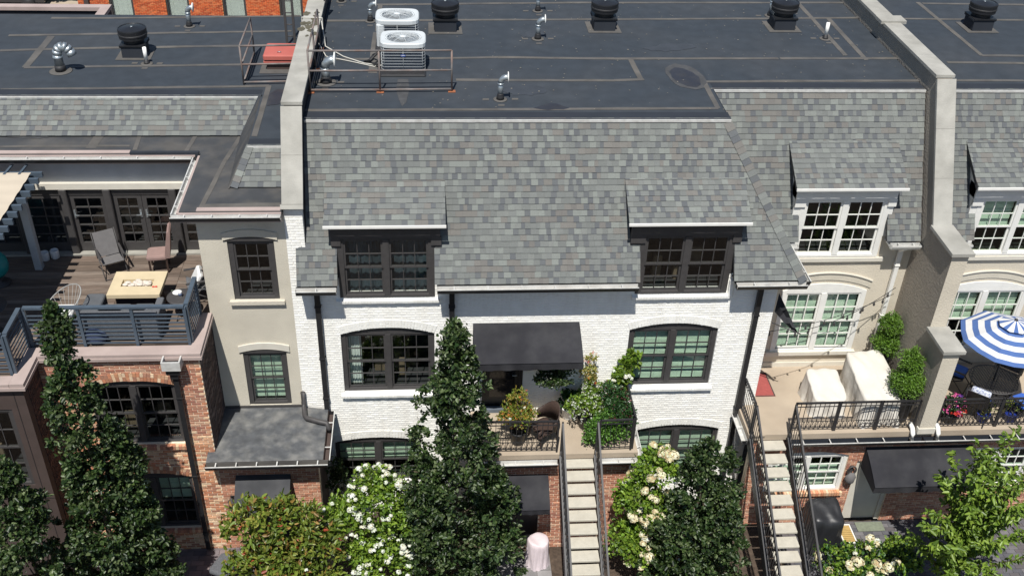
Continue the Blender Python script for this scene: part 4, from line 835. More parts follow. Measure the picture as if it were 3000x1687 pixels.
def flue(label, px, z, h=.34, r=.055, toward=0.0, big=1.0, grp='elbow flue pipes on the roofs'):
    c = onZ(*px, z); t = thing('flue_pipe', label, 'flue pipe', (c[0], c[1]+.06, z), grp, toward)
    k = MB(); k.lathe([(r*2.6, .008), (r*2.5, .016), (r*1.5, .02)], n=18); part('base_pad', k, M_SEAM, t, False)
    k = MB(); k.lathe([(r*1.5, .015), (r*1.35, .08), (r*1.1, .13), (r*1.1, .15)], n=16); part('boot', k, M_RUBB, t, False)
    k = MB(); e = h+.13*big; k.tube([(0, 0, .12), (0, 0, h)], r); k.tube([(0, 0, h-.01), (.012*big, -.0, h+.05*big), (.05*big, -.01, h+.1*big), (.11*big, -.02, e), (.15*big, -.02, e)], r*1.05, 12); k.lathe([(r*1.12, h-.05), (r*1.16, h-.03), (r*1.12, h-.01)], n=14)
    part('pipe', k, M_GALV, t, False)
    k = MB(); k.tube([(.15*big, -.02, e), (.165*big, -.02, e)], r*2.0, 14); part('flange', k, M_PVC, t, False)
    for a, b in ((-.32, 0), (.32, .02), (0, -.3)): k = MB(); k.add([(a-.07, b-.04, .007), (a+.07, b-.04, .007), (a+.08, b+.05, .007), (a-.06, b+.05, .007)], [(0, 1, 2, 3)]); part('patch', k, M_SEAM, t, False)
    return t
flue('galvanised elbow flue pipe alone near the roof edge above the shingles', (1466, 296), ZR, .4, .06)
flue('thick galvanised elbow flue pipe behind the guard rail beside the concrete wall', (955, 246), ZR, .36, .09, big=1.4)
flue('galvanised elbow flue pipe between the concrete wall and the air conditioner with the blank panel', (1085, 66), ZR, .34)
flue('galvanised elbow flue pipe standing between two seams among the drum vents', (1576, 118), ZR, .38, .06)
flue('galvanised elbow flue pipe on the rearmost seam between two drum vents', (1576, 36), ZR, .36)
flue('galvanised elbow flue pipe standing behind a black drum vent', (2258, 50), ZR, .42, .06)
flue('galvanised elbow flue pipe near the back edge beside the orange brick building', (554, 81), ZRA, .4, .06)
flue('galvanised elbow flue pipe close to the rear of the concrete capped wall', (1000, 8), ZR, .3)
# gooseneck
c = onZ(175, 214, ZRA); t = thing('gooseneck_vent', 'galvanised gooseneck vent curving over on the roof with the red hatch', 'vent', (c[0], c[1]+.1, ZRA))
k = MB(); k.lathe([(.27, .007), (.25, .014), (.13, .016)], n=22); part('base_pad', k, M_SEAM, t, False)
k = MB(); k.lathe([(.125, .012), (.12, .16), (.115, .16)], n=20); part('boot', k, M_RUBB, t, False)
k = MB(); k.lathe([(.105, .14), (.105, .34), (.118, .35), (.118, .37), (.105, .38), (.105, .42)], n=20); part('pipe', k, M_GALV, t, False)
pts = [(.16-.16*math.cos(a), 0, .42+.2*math.sin(a)) for a in [math.pi*i/6 for i in range(6)]]+[(.35, 0, .4)]
for a, b in zip(pts, pts[1:]): k = MB(); a_, b_ = np.array(a), np.array(b); k.tube([a_, b_], [.108, .112], 18); part('elbow_segment', k, M_GALV, t, False)
def pvc(label, px, z, h=.42):
    c = onZ(*px, z); t = thing('vent_pipe', label, 'pipe', (c[0], c[1]+.05, z)); k = MB(); k.lathe([(.15, .007), (.14, .013), (.07, .016)], n=18); part('base_pad', k, M_SEAM, t, False)
    k = MB(); k.lathe([(.072, .012), (.07, .05), (.06, .055), (.062, .08), (.05, .085), (.05, .12)], n=16); part('boot', k, M_RUBB, t, False)
    k = MB(); k.lathe([(.046, .1), (.046, h), (.038, h), (.038, h-.05)], n=16); part('pipe', k, M_PVC, t, False)
    for a, b in ((-.3, .03), (.3, .02), (0, -.28)): k = MB(); k.add([(a-.07, b-.05, .007), (a+.07, b-.05, .007), (a+.08, b+.05, .007), (a-.06, b+.05, .007)], [(0, 1, 2, 3)]); part('patch', k, M_SEAM, t, False)
pvc('short white plastic pipe in front of the black drum vent on the hatch roof', (429, 190), ZRA); pvc('short white plastic pipe between diagonal seams of the membrane', (2419, 117), ZR)
# air conditioners
def ac(label, x, y):
    t = thing('air_conditioner', label, 'air conditioner', (x, y, ZR), 'air conditioners on the roof'); W_, D_, H_ = .49, .38, .6
    k = MB(); k.bevbox(-W_-.04, W_+.02, -.2, D_+.35, .0, .05, .03); part('pad', k, M_RUBB, t, False)
    k = MB(); k.bevbox(-W_+.02, W_-.02, .02, .02+2*D_, .05, H_, .06); part('coil', k, M_ACFIN, t, False)
    k = MB(); k.bevbox(-W_-.0, -W_+.2, .0-.0, .16, .05, H_, .03) if y > 4.5 else k.bevbox(-W_-.005, -W_+.1, 2*D_-.1, 2*D_+.04, .05, H_, .03); part('service_panel', k, M_ACWHITE, t, False)
    for i in range(8):
        z = .09+i*.068; k = MB(); p = [(-W_+.06, 0, z), (W_-.06, 0, z), (W_, .06, z), (W_, 2*D_-.02, z), (W_-.06, 2*D_+.04, z), (-W_+.06, 2*D_+.04, z), (-W_, 2*D_-.02, z), (-W_, .06, z)]; k.tube(p, .0035, 5, closed=True); part('guard_wire', k, M_ACWHITE, t, False)
    for x_ in (-W_+.06, 0, W_-.06): k = MB(); k.tube([(x_, -.006, .06), (x_, -.004, H_)], .004, 5); part('guard_bar', k, M_ACWHITE, t, False)
    k = MB(); n = 40; R0 = .3; cy = D_+.02; ring = []; outer = []       # lid: rounded square with a round fan opening
    for i in range(n):
        a = 2*math.pi*i/n; ca, sa = math.cos(a), math.sin(a); f = (abs(ca)**5+abs(sa)**5)**(-1/5); outer.append(((W_+.025)*ca*f, cy+(D_+.035)*sa*f)); ring.append((.37*ca, cy+.3*sa))
    vs = [(x_, y_, H_-.0) for x_, y_ in outer]+[(x_, y_, H_+.085) for x_, y_ in outer]+[(x_*.96, cy+(y_-cy)*.96, H_+.11) for x_, y_ in outer]+[(x_, y_, H_+.1) for x_, y_ in ring]+[(x_, y_, H_-.08) for x_, y_ in ring]; fs = []
    for q_ in range(4):
        for i in range(n): j = (i+1) % n; fs.append((q_*n+i, q_*n+j, q_*n+n+j, q_*n+n+i))
    k.add(vs, fs); part('lid', k, M_ACWHITE, t, False)
    k = MB(); k.lathe([(.0, H_-.06), (.4, H_-.07)], c=(0, cy, 0), n=20); part('fan_well', k, mat('ac_dark_well', srgb(70, 78, 84), .6), t, False)
    for i in range(4):
        k = MB(); a = i*math.pi/2+.4; ca, sa = math.cos(a), math.sin(a); u = np.array((ca, sa*.8, 0)); s_ = np.array((-sa, ca*.8, 0)); c_ = np.array((0, cy, H_+.0)); k.sheet([c_+u*.06-s_*.05, c_+u*.34-s_*.12, c_+u*.34+s_*.1+(0, 0, .05), c_+u*.06+s_*.05+(0, 0, .03)], .006); part('fan_blade', k, M_GALV, t, False)
    for i in range(7): k = MB(); r = .09+i*.042; k.tube([(r*1.2*math.cos(a), cy+r*math.sin(a), H_+.105+.03*(1-(i/7)**2)) for a in [2*math.pi*j/24 for j in range(24)]], .004, 5, closed=True); part('fan_guard', k, M_ACWHITE, t, False)
    for i in range(8): k = MB(); a = i*math.pi/4+.2; k.tube([(.08*math.cos(a), cy+.07*math.sin(a), H_+.137), (.25*math.cos(a), cy+.21*math.sin(a), H_+.128), (.37*math.cos(a), cy+.3*math.sin(a), H_+.103)], .005, 5); part('fan_guard', k, M_ACWHITE, t, False)
    k = MB(); k.lathe([(.085, H_+.12), (.08, H_+.145), (0, H_+.15)], c=(0, cy, 0), n=18); part('fan_hub', k, M_ACWHITE, t, False)
    if y < 4.5:
        k = MB(); n = 20; k.add([(.062*math.cos(a), -.016, .43+.03*math.sin(a)) for a in [2*math.pi*i/n for i in range(n)]]+[(0, -.016, .43)], [tuple(range(n))]); b_ = part('badge', k, mat('badge_blue', srgb(60, 84, 150), .4), t, False)
        k = MB(); k.tube([(-.045, -.019, .425), (-.02, -.019, .437), (.0, -.019, .426), (.02, -.019, .436), (.045, -.019, .43)], .004, 5); part('badge_script', k, M_PVC, b_, False)
ac('white air conditioner with a blue oval badge behind the guard rail', -.59, 3.66); ac('white air conditioner with a blank service panel, behind the badged one', -.75, 5.12)
# roof guard rails
def pipe_rail(name, label, path, h, hs, m=M_RUST, r=.022, foot=True):
    p0 = np.array(path[0]); t = thing(name, label, 'railing', p0)
    for i, p in enumerate(path):
        p = np.array(p); k = MB(); k.tube([p, p+(0, 0, h)], r); part('post', k, m, t)
        if foot: k = MB(); k.box(p[0]-.08, p[0]+.08, p[1]-.06, p[1]+.06, p[2]+.0005, p[2]+.014); part('foot_plate', k, M_RUSTO, t)
    for a, b in zip(path, path[1:]):
        for z in hs: k = MB(); a_, b_ = np.array(a)+(0, 0, z), np.array(b)+(0, 0, z); k.tube([a_, b_], r); part('rail', k, m, t)
    return t
z = ZR+.004
gr = pipe_rail('guard_rail', 'rusty pipe guard rail before the white air conditioners', [(-2.58, 5.1, z), (-2.58, 3.85, z), (-2.58, 2.6, z), (-1.08, 2.62, z), (.48, 2.66, z)], .95, (.06, .5, .95))
z = ZRA+.004
pipe_rail('guard_rail', 'rusty pipe guard rail round the red roof hatch', [(-4.37, 6.5, z), (-4.37, 4.65, z), (-3.08, 4.72, z)], .95, (.06, .5, .95), foot=False)
# red hatch
t = thing('roof_hatch', 'faded red metal roof hatch beside the concrete capped wall', 'roof hatch', (-3.62, 5.8, ZRA))
k = MB(); k.box(-3.94, -3.3, 5.55, 6.2, ZRA, ZRA+.2); part('curb', k, M_BROWN, t); k = MB(); k.bevbox(-4.0, -3.24, 5.48, 6.26, ZRA+.19, ZRA+.25, .015); k.bevbox(-4.0, -3.24, 5.46, 6.27, ZRA+.27, ZRA+.4, .03); part('lid', k, M_HATCH, t)
k = MB(); k.tube([(-3.66, 5.62, ZRA+.4), (-3.66, 5.62, ZRA+.43), (-3.58, 5.62, ZRA+.43), (-3.58, 5.62, ZRA+.4)], .01, 6); part('handle', k, M_GALV, t)
k = MB(); k.add([(-4.1, 5.3, ZRA+.007), (-3.05, 5.3, ZRA+.007), (-3.05, 6.35, ZRA+.007), (-4.1, 6.35, ZRA+.007)], [(0, 1, 2, 3)]); part('flashing_skirt', k, M_SEAM, t)
# steel ladder at the wall
t = thing('roof_ladder', 'grey steel ladder frame standing beside the concrete capped wall', 'ladder', (-3.5, 7.2, ZRA))
for x in (-3.62, -3.42): k = MB(); k.bar((x, 7.1, ZRA), (x, 7.25, ZRA+2.6), .06, .04); part('rail', k, M_DARK, t)
for i in range(8): k = MB(); zz = ZRA+.25+i*.3; k.tube([(-3.6, 7.11+.0165*i, zz), (-3.44, 7.11+.0165*i, zz)], .015, 6); part('rung', k, M_DARK, t)
k = MB(); k.bar((-3.62, 7.2, ZRA+1.75), (-2.6, 7.2, ZRA+1.75), .06, .05); k.bar((-2.6, 7.2, ZRA+1.1), (-2.6, 7.2, ZRA+1.75), .06, .05); part('wall_bracket', k, M_DARK, t)
# cables
def cable(name, label, pts, r, m, sag=0.0):
    k = MB(); P = []
    for a, b in zip(pts, pts[1:]):
        a, b = np.array(a), np.array(b)
        for i in range(8): f = i/8; P.append(a+(b-a)*f+(0, 0, -sag*4*f*(1-f)))
    P.append(np.array(pts[-1])); k.tube(P, r, 6); return solo(name, k, m, label, 'cable')
z = ZR+.02
cable('cable', 'pale cable draped from the wall across to the air conditioner', [(-2.55, 5.6, ZR+.5), (-2.45, 5.1, z+.05), (-2.0, 4.6, z), (-1.5, 4.2, z), (-1.1, 3.95, z+.05)], .014, M_CABLE)
cable('cable', 'pale cable lying beside the first, looping low against the wall', [(-2.58, 4.9, z+.2), (-2.4, 4.6, z), (-1.8, 4.3, z), (-1.25, 4.0, z), (-1.08, 4.2, z+.1)], .012, M_CABLE)
cable('cable', 'black insulated pipe coil at the foot of the badged air conditioner', [(-1.5, 4.3, z), (-1.35, 4.1, z+.12), (-1.2, 4.25, z+.22), (-1.3, 4.45, z+.1), (-1.42, 4.2, z+.02), (-1.15, 3.95, z+.08), (-1.07, 4.05, z+.3)], .028, M_RUBB)
cable('cable', 'pale cable tied round the lichen stained coping', [(-2.57, 5.95, 10.3), (-2.57, 5.95, 10.51), (-3.06, 5.98, 10.51), (-3.06, 5.98, 10.1)], .016, M_CABLE)
for i, (px, zz) in enumerate((((23, 112), ZRA), ((0, 125), ZRA), ((935, 279), ZR), ((1215, 275), ZR), ((1007, 279), ZR), ((1037, 233), ZR))):
    c = onZ(*px, zz+.03); k = MB(); k.blob((0, 0, 0), (.03, .022, .016), 7, 5, .4, i); solo('debris_flake', k, M_PVC, ['white flake near the long seam end on the hatch roof', 'white flake on the hatch roof away from the seam end', 'white flake just before the guard rail corner post', 'white flake before the guard rail, below the badged air conditioner', 'white flake before the guard rail, below the thick elbow flue', 'white flake beside the thick elbow flue pipe'][i], 'debris', 'white flakes on the roofs', tuple(c-(0, 0, .008)))
# ================================================================ iron railings and stairs
_bal = {}
def iron_rail(t, a, b, h=.9, gap=.11, zig=True, low=.1, mid=None, m=None):
    """panel between two points on the floor (may slope); every baluster a part of its own"""
    a, b = np.array(a, float), np.array(b, float); d = b-a; ln = math.hypot(d[0], d[1]); off = np.array(rootof(t).location); m = m or M_IRON
    for z, w_ in ((h, .04), (h-.11, .018), (low, .02)) + (((.3, .014),) if zig else ()):
        k = MB(); k.bar(a+(0, 0, z), b+(0, 0, z), w_, .03 if w_ > .04 else w_); part('rail', k, m, t)
    n = max(2, int(ln/gap)); key = (round(h, 2), low)
    if key not in _bal: k = MB(); k.box(-.0065, .0065, -.0065, .0065, low, h); _bal[key] = k.mesh('baluster', M_IRON)
    for i in range(1, n): o = link('baluster', _bal[key], t); o.location = tuple(a+d*i/n-off)
    if zig:
        for i in range(n): k = MB(); p, q = a+d*i/n, a+d*(i+1)/n; k.bar(p+(0, 0, low), (p+q)/2+(0, 0, .3), .009); k.bar((p+q)/2+(0, 0, .3), q+(0, 0, low), .009); part('zigzag', k, m, t)
    for p in (a, b): k = MB(); k.box(p[0]-.02, p[0]+.02, p[1]-.02, p[1]+.02, p[2]+.001, p[2]+h+.02); part('post', k, m, t)
def stairs(label, x0, x1, y0, run, z0, n, name='staircase', ol=.01, orr=.01):
    t = thing(name, label, 'stairs', ((x0+x1)/2, y0-run*n, 0)); r = .178
    for i in range(n):
        z, y = z0-r*(i+1), y0-run*i; k = MB(); k.prism([(y, z-.055), (y+.29, z-.055), (y+.29, z), (y+.012, z), (y, z-.012)], x0+.03, x1-.03, 'x'); part('tread', k, M_STEP, t)
    for x in (x0-ol, x1+orr):
        k = MB(); a, b = np.array((x, y0+.3, z0-.12)), np.array((x, y0-run*(n-1)-.05, z0-r*n-.12)); k.bar(a, b, .05, .26); part('stringer', k, M_BLACK, t)
        pa, pb = np.array((x, y0+.22, z0)), np.array((x, y0-run*(n-1), z0-r*(n-1))); iron_rail(t, pa, pb, .95, .115, False, .12)
    return t
stairs('open stair with pale treads climbing to the flower filled terrace', 2.85, 3.62, -1.76, .234, ZT, 17)
stairs('open stair with pale treads climbing to the terrace with covered furniture', 7.54, 8.19, -1.35, .262, ZT, 17, ol=.2, orr=.06)
zt = ZT+.001
t = thing('terrace_railing', 'black iron railing before the black urn and wicker chair', 'railing', (1.8, -1.45, ZT)); iron_rail(t, (.9, -1.42, zt), (2.76, -1.45, zt), .92)
t = thing('terrace_railing', 'black iron railing enclosing the clipped round bush', 'railing', (4.1, -1.45, ZT)); iron_rail(t, (3.7, -1.46, zt), (4.45, -1.44, zt), .92, zig=False); iron_rail(t, (4.5, -1.4, zt), (4.5, -.1, zt), .92, zig=False)
t = thing('terrace_railing', 'black iron railing with zigzag base before the covered furniture', 'railing', (9.9, -.95, ZT)); iron_rail(t, (8.34, -.96, zt), (9.35, -.96, zt), .86); iron_rail(t, (9.39, -.96, zt), (10.35, -.96, zt), .86); iron_rail(t, (10.39, -.96, zt), (11.3, -.96, zt), .86)
t = thing('terrace_railing', 'short black iron railing between the white house and the stair', 'railing', (7.42, -.5, ZT)); iron_rail(t, (7.36, -.98, zt), (7.36, -.1, zt), .9, zig=False)
t = thing('terrace_railing', 'black iron railing with zigzag base below the striped umbrella', 'railing', (14, -.95, ZT)); iron_rail(t, (11.86, -.95, zt), (13.3, -.95, zt), .86); iron_rail(t, (13.34, -.95, zt), (14.9, -.95, zt), .86); iron_rail(t, (14.94, -.95, zt), (16.1, -.95, zt), .86); iron_rail(t, (16.14, -.95, zt), (17.4, -.95, zt), .86)
# deck railing of blue grey steel
t = thing('deck_railing', 'blue grey steel deck railing with horizontal bars', 'railing', (-6.6, -1.2, ZD)); hr = 1.0
def steel_panel(a, b, posts=3):
    a, b = np.array(a, float), np.array(b, float)
    for i in range(posts): p = a+(b-a)*i/(posts-1); k = MB(); k.bar(p+(0, 0, .02), p+(0, 0, hr-.02), .06, .06, (0, 1, 0)); part('post', k, M_BLUEG, t)
    k = MB(); k.bar(a+(0, 0, hr), b+(0, 0, hr), .09, .05); part('top_rail', k, M_BLUEG, t)
    for i in range(8): z_ = .1+i*.1; k = MB(); k.bar(a+(0, 0, z_), b+(0, 0, z_), .018, .024); part('bar', k, M_BLUEG, t)
yr = -1.08
steel_panel((-8.2, yr, ZD), (-5.03, yr-.02, ZD), 4); steel_panel((-5.0, yr+.04, ZD), (-5.0, -.06, ZD), 2); steel_panel((-8.27, yr-.02, ZD), (-8.27, -1.95, ZD), 2); steel_panel((-8.33, -1.98, ZD), (-11, -1.98, ZD), 3)
# ================================================================ awnings
def awning(label, x0, x1, Yw, zw, Yf, zf, val, m, sag=.0):
    t = thing('awning', label, 'awning', ((x0+x1)/2, Yw, zf)); n = 12; k = MB(); k.smooth = True; vs = []
    for i in range(n+1):
        f = i/n; y = Yw-.02+(Yf-Yw)*f; z = zw+(zf-zw)*f+.035*math.sin(math.pi*f)
        for j in range(13): g = j/12; vs.append((x0+(x1-x0)*g, y, z-.012*math.sin(math.pi*g*4)**2*math.sin(math.pi*f)))
    k.add(vs, [(i*13+j, i*13+j+1, i*13+14+j, i*13+13+j) for i in range(n) for j in range(12)]); part('canopy', k, m, t)
    k = MB(); vs = []; N_ = 40
    for j in range(N_+1): x = x0+(x1-x0)*j/N_; w_ = .012*math.sin(j*.9); vs += [(x, Yf-.003, zf), (x, Yf-.003+w_, zf-val)]
    k.add(vs, [(2*j, 2*j+2, 2*j+3, 2*j+1) for j in range(N_)]); part('valance', k, m, t)
    for x in (x0, x1): k = MB(); k.add([(x, Yw-.02, zw), (x, Yf, zf), (x, Yf, zf-val), (x, Yw-.02, zf-val*.9)], [(0, 1, 2, 3)]); part('side_flap', k, m, t)
    k = MB()
    for x in (x0+.02, (x0+x1)/2, x1-.02): k.tube([(x, Yw-.03, zw-.04), (x, Yf+.02, zf-.03)], .013, 6); k.tube([(x, Yw-.03, zf-.1), (x, Yf+.02, zf-.1)], .013, 6)
    k.tube([(x0, Yf+.02, zf-.02), (x1, Yf+.02, zf-.02)], .014, 6); part('frame', k, M_IRON, t)
    for x in (x0+(x1-x0)*.21, x0+(x1-x0)*.79): k = MB(); k.bar((x, Yw-.03, zw+.002), (x, Yf, zf+.003), .012, .006); part('stitched_seam', k, m, t)
    return t
awning('black canvas awning over the terrace door of the white house', .89, 3.28, 0, 5.71, -1.0, 5.34, .2, M_FABR)
awning('charcoal awning under the low roof of the brick house', -4.47, -3.25, YB, 2.58, -2.05, 2.08, .18, M_FABG)
awning('wide black awning over the courtyard door beside the hose holder', 10.3, 12.95, -.95, 2.55, -1.85, 2.1, .2, M_FABR)
awning('black awning half hidden by the oak on the brick terrace wall', 1.35, 2.62, -1.36, 2.35, -2.05, 1.9, .16, M_FABR)
# ================================================================ furniture and small things
def local(t, name, k, m): return part(name, k, m, t, False)
# --- fire table
t = thing('fire_table', 'sand coloured fire table with river stones on the timber deck', 'fire table', (-6.35, .42, ZD))
k = MB(); k.box(-.42, .42, -.33, .33, .001, .47); local(t, 'base', k, M_BROWN)
k = MB(); k.box(-.55, -.33, -.45, .45, .47, .56); k.box(.33, .55, -.45, .45, .47, .56); k.box(-.33, .33, -.45, -.13, .47, .56); k.box(-.33, .33, .14, .45, .47, .56); local(t, 'top', k, M_TAN)
k = MB(); k.box(-.33, .33, -.13, .14, .471, .49); local(t, 'burner_tray', k, M_TAN)
q = random.Random(2)
for i in range(24): k = MB(); k.blob((q.uniform(-.26, .26), q.uniform(-.08, .09), .525+.02*(i % 3)), (q.uniform(.05, .085), q.uniform(.035, .055), .035), 8, 5, .2, i); local(t, 'stone', k, M_PEBB)
k = MB(); k.blob((-5.98, .25, ZD+.575), (.03, .02, .015), 8, 5); k.blob((-5.92, .25, ZD+.575), (.03, .02, .015), 8, 5); solo('sunglasses', k, M_RED, 'small red glasses lying on the sand coloured fire table', 'glasses', None, (-5.95, .25, ZD+.56))
k = MB(); k.lathe([(.06, 0), (.062, .02), (.062, .2), (.05, .26), (.02, .31), (.018, .34), (0, .34)], n=14); bt = solo('soda_bottle', k, mat('bottle_green', srgb(70, 84, 70), .2), 'plastic soda bottle standing on the deck beside the fire table', 'bottle', None, (0, 0, 0)); bt.location = (-5.66, .45, ZD)
k = MB(); k.lathe([(.064, .07), (.064, .15)], n=14); link('bottle_label', k.mesh('bottle_label', M_RED), bt)
# --- chairs
def sling_chair(name, label, loc, rz, mseat, mframe, cat='chair', group=None):
    t = thing(name, label, cat, loc, group, rz)
    k = MB(); k.sheet([(-.26, -.24, .42), (.26, -.24, .42), (.26, .24, .36), (-.26, .24, .36)], .012); local(t, 'seat', k, mseat)
    k = MB(); k.sheet([(-.26, .24, .38), (.26, .24, .38), (.26, .5, .98), (-.26, .5, .98)], .012); local(t, 'backrest', k, mseat)
    for s in (-1, 1):
        x = s*.29; k = MB(); k.tube([(x, -.36, .002), (x, .2, .58)], .014, 6); local(t, 'leg', k, mframe); k = MB(); k.tube([(x, .42, .002), (x, -.24, .43)], .014, 6); local(t, 'leg', k, mframe)
        k = MB(); k.tube([(x, .23, .36), (x, .51, 1.0)], .014, 6); local(t, 'back_frame', k, mframe); k = MB(); k.bar((x, -.26, .6), (x, .3, .62), .05, .025); local(t, 'armrest', k, mframe)
    k = MB(); k.tube([(-.29, -.34, .02), (.29, -.34, .02)], .012, 6); local(t, 'stretcher', k, mframe); return t
fc1 = sling_chair('folding_chair', 'grey sling folding chair before the glazed deck doors', (-7.25, 1.72, ZD), math.radians(28), M_GREYS, M_DARK); fc1.scale = (.88, .88, .88)
t = thing('dining_chair', 'mauve upholstered dining chair turned sideways on the deck', 'chair', (-6.22, 1.82, ZD), None, math.radians(-82))
k = MB(); k.bevbox(-.23, .23, -.25, .22, .36, .48, .05); local(t, 'seat', k, M_MAUVE); k = MB(); k.prism([(.17, .4), (.27, .4), (.36, 1.05), (.33, 1.09), (.28, 1.05), (.17, .52)], -.22, .22, 'x'); local(t, 'backrest', k, M_MAUVE)
for x in (-.19, .19):
    for y in (-.2, .18): k = MB(); k.box(x-.02, x+.02, y-.02, y+.02, .001, .37); local(t, 'leg', k, M_WICK)
# --- sofa
t = thing('sofa', 'grey wicker sofa with dark cushions, its back to the deck railing', 'sofa', (-6.45, -.5, ZD))
k = MB(); k.bevbox(-7.22, -5.66, -.92, -.8, ZD+.03, ZD+.72, .03); part('back', k, M_GREYF, t); k = MB(); k.bevbox(-7.2, -5.68, -.79, -.14, ZD+.02, ZD+.26, .02); part('base', k, M_GREYF, t)
for a, b in ((-6.95, -6.34), (-6.32, -5.86)): k = MB(); k.bevbox(a, b, -.66, -.12, ZD+.262, ZD+.42, .05); part('seat_cushion', k, M_CUSH, t); k = MB(); k.bevbox(a, b, -.79, -.665, ZD+.3, ZD+.66, .05); part('back_cushion', k, M_CUSH, t)
k = MB(); k.bevbox(-5.83, -5.68, -.8, -.1, ZD+.27, ZD+.55, .02); part('arm', k, M_GREYF, t); k = MB(); k.bevbox(-7.38, -6.98, -.78, .22, ZD+.02, ZD+.45, .04); part('chaise', k, M_CUSH, t)
for x, y in ((-6.6, -.4), (-6.05, -.35)): k = MB(); k.box(x-.05, x+.05, y-.035, y+.035, ZD+.424, ZD+.432); solo('paper_sheet', k, M_PVC, 'white slip of paper on the sofa cushion beside the ' + ('chaise' if x < -6.3 else 'wicker arm'), 'paper', 'papers on the sofa', (x, y, ZD+.424))
k = MB(); k.blob((0, 0, .2), (.24, .09, .2), 14, 9, .1, 3); o = solo('beanbag', k, mat('navy_cloth', srgb(58, 70, 98), .9), 'navy cloth bag slumped between sofa and deck railing', 'bag'); o.location = (-6.95, -1.0, ZD+.003)
# --- small round table with its things
t = thing('side_table', 'small round glass side table beside the deck railing', 'table', (-5.35, -.05, ZD)); k = MB(); k.lathe([(.0, .5), (.27, .5), (.28, .51), (.27, .52), (0, .52)], n=28); local(t, 'top', k, mat('smoked_glass', srgb(96, 98, 96), .15))
k = MB(); k.lathe([(.27, .495), (.3, .5), (.3, .52), (.27, .525)], n=28); local(t, 'rim', k, M_DARK)
for i in range(3): a = i*2.1; k = MB(); k.tube([(.22*math.cos(a), .22*math.sin(a), .5), (.1*math.cos(a), .1*math.sin(a), .25), (.24*math.cos(a), .24*math.sin(a), .003)], .012, 6); local(t, 'leg', k, M_DARK)
k = MB(); k.lathe([(.0, .0), (.06, .0), (.1, .015), (.098, .018), (.05, .006), (0, .005)], n=20); o = solo('plate', k, M_WHITEP, 'white plate on the small round deck table', 'plate'); o.location = (-5.45, .08, ZD+.523)
k = MB(); k.lathe([(.032, 0), (.04, .12), (.041, .14), (.036, .145), (0, .147)], n=14); o = solo('paper_cup', k, M_WHITEP, 'white lidded paper cup on the small round deck table', 'cup'); o.location = (-5.35, -.08, ZD+.523)
k = MB(); k.lathe([(.04, .05), (.041, .1)], n=14); link('sleeve', k.mesh('sleeve', mat('cup_blue', srgb(80, 96, 130), .7)), o)
t2 = sling_chair('patio_chair', 'grey wicker armchair with a white cushion against the stucco tower', (-5.12, .62, ZD), math.radians(-75), M_GREYF, M_DARK)
k = MB(); k.bevbox(-.22, .22, -.06, .06, 0, .36, .04); o = solo('cushion', k, M_WHITEP, 'white cushion on the wicker armchair beside the tower', 'cushion'); o.location = (-5.2, .6, ZD+.42); o.rotation_euler = (-.5, 0, math.radians(-75))
# --- wire tub chair
t = thing('wire_chair', 'white wire tub chair behind the leafy treetop on the deck', 'chair', (-7.72, -.32, ZD)); N_ = 22
def tub(a, f): r = .34+.08*f; return (r*math.cos(a), r*.9*math.sin(a), .3+f*(.28+.28*math.cos(a-.6)))
for i in range(N_): a = 2*math.pi*i/N_; k = MB(); p = tub(a, 1); k.tube([(0, 0, .3), (.2*math.cos(a), .18*math.sin(a), .29), p], .0045, 5); local(t, 'wire', k, M_WIRE)
k = MB(); k.tube([tub(2*math.pi*i/28, 1) for i in range(28)], .012, 6, closed=True); local(t, 'rim', k, M_WIRE)
for i in range(3): a = i*2.1+.4; k = MB(); k.tube([(.1*math.cos(a), .1*math.sin(a), .29), (.27*math.cos(a), .27*math.sin(a), .003)], .012, 6); local(t, 'leg', k, M_DARK)
k = MB(); k.bevbox(-.2, .2, -.2, .2, .0, .1, .04); o = solo('cushion', k, M_WHITEP, 'white cushion inside the wire tub chair', 'cushion'); o.location = (-7.72, -.32, ZD+.32)
# --- planters, egg chair, dark table
for x, y, lb in ((-8.92, 2.25, 'white round pot with a notched rim, under the pergola edge'), (-8.72, 2.34, 'plain white round pot standing closer to the glazed doors')):
    k = MB(); k.lathe([(.085, 0), (.095, .02), (.095, .2), (.088, .21), (.07, .2), (.068, .12), (0, .1)], n=22); o = solo('planter', k, M_WHITEP, lb, 'pot'); o.location = (x, y, ZD)
    k = MB(); k.lathe([(.066, .125), (0, .13)], n=16); link('soil', k.mesh('soil', M_RUBB), o)
t = thing('egg_chair', 'teal hanging egg chair in the pergola shade', 'chair', (-9.62, 1.3, ZD)); t.scale = (.75, .75, .8); k = MB(); k.lathe([(0, .25), (.2, .28), (.32, .42), (.36, .6), (.33, .8), (.22, .98), (.1, 1.05)], n=20); local(t, 'shell', k, M_TEAL)
for i in range(4): k = MB(); a = i*1.57+.4; k.tube([(.36*math.cos(a), .36*math.sin(a), .6), (.1*math.cos(a), .1*math.sin(a), 1.06)], .012, 5); local(t, 'rib', k, M_DARK)
k = MB(); k.lathe([(.3, .002), (.3, .03), (.03, .05), (.03, .27)], n=18); local(t, 'base', k, M_DARK)
t = thing('round_table', 'dark round metal table in the pergola shade', 'table', (-9.15, -.62, ZD)); k = MB(); k.lathe([(0, .7), (.42, .7), (.43, .71), (.42, .725), (0, .725)], n=30); local(t, 'top', k, M_DARK); k = MB(); k.lathe([(.25, .002), (.25, .03), (.03, .06), (.03, .7)], n=18); local(t, 'pedestal', k, M_DARK)
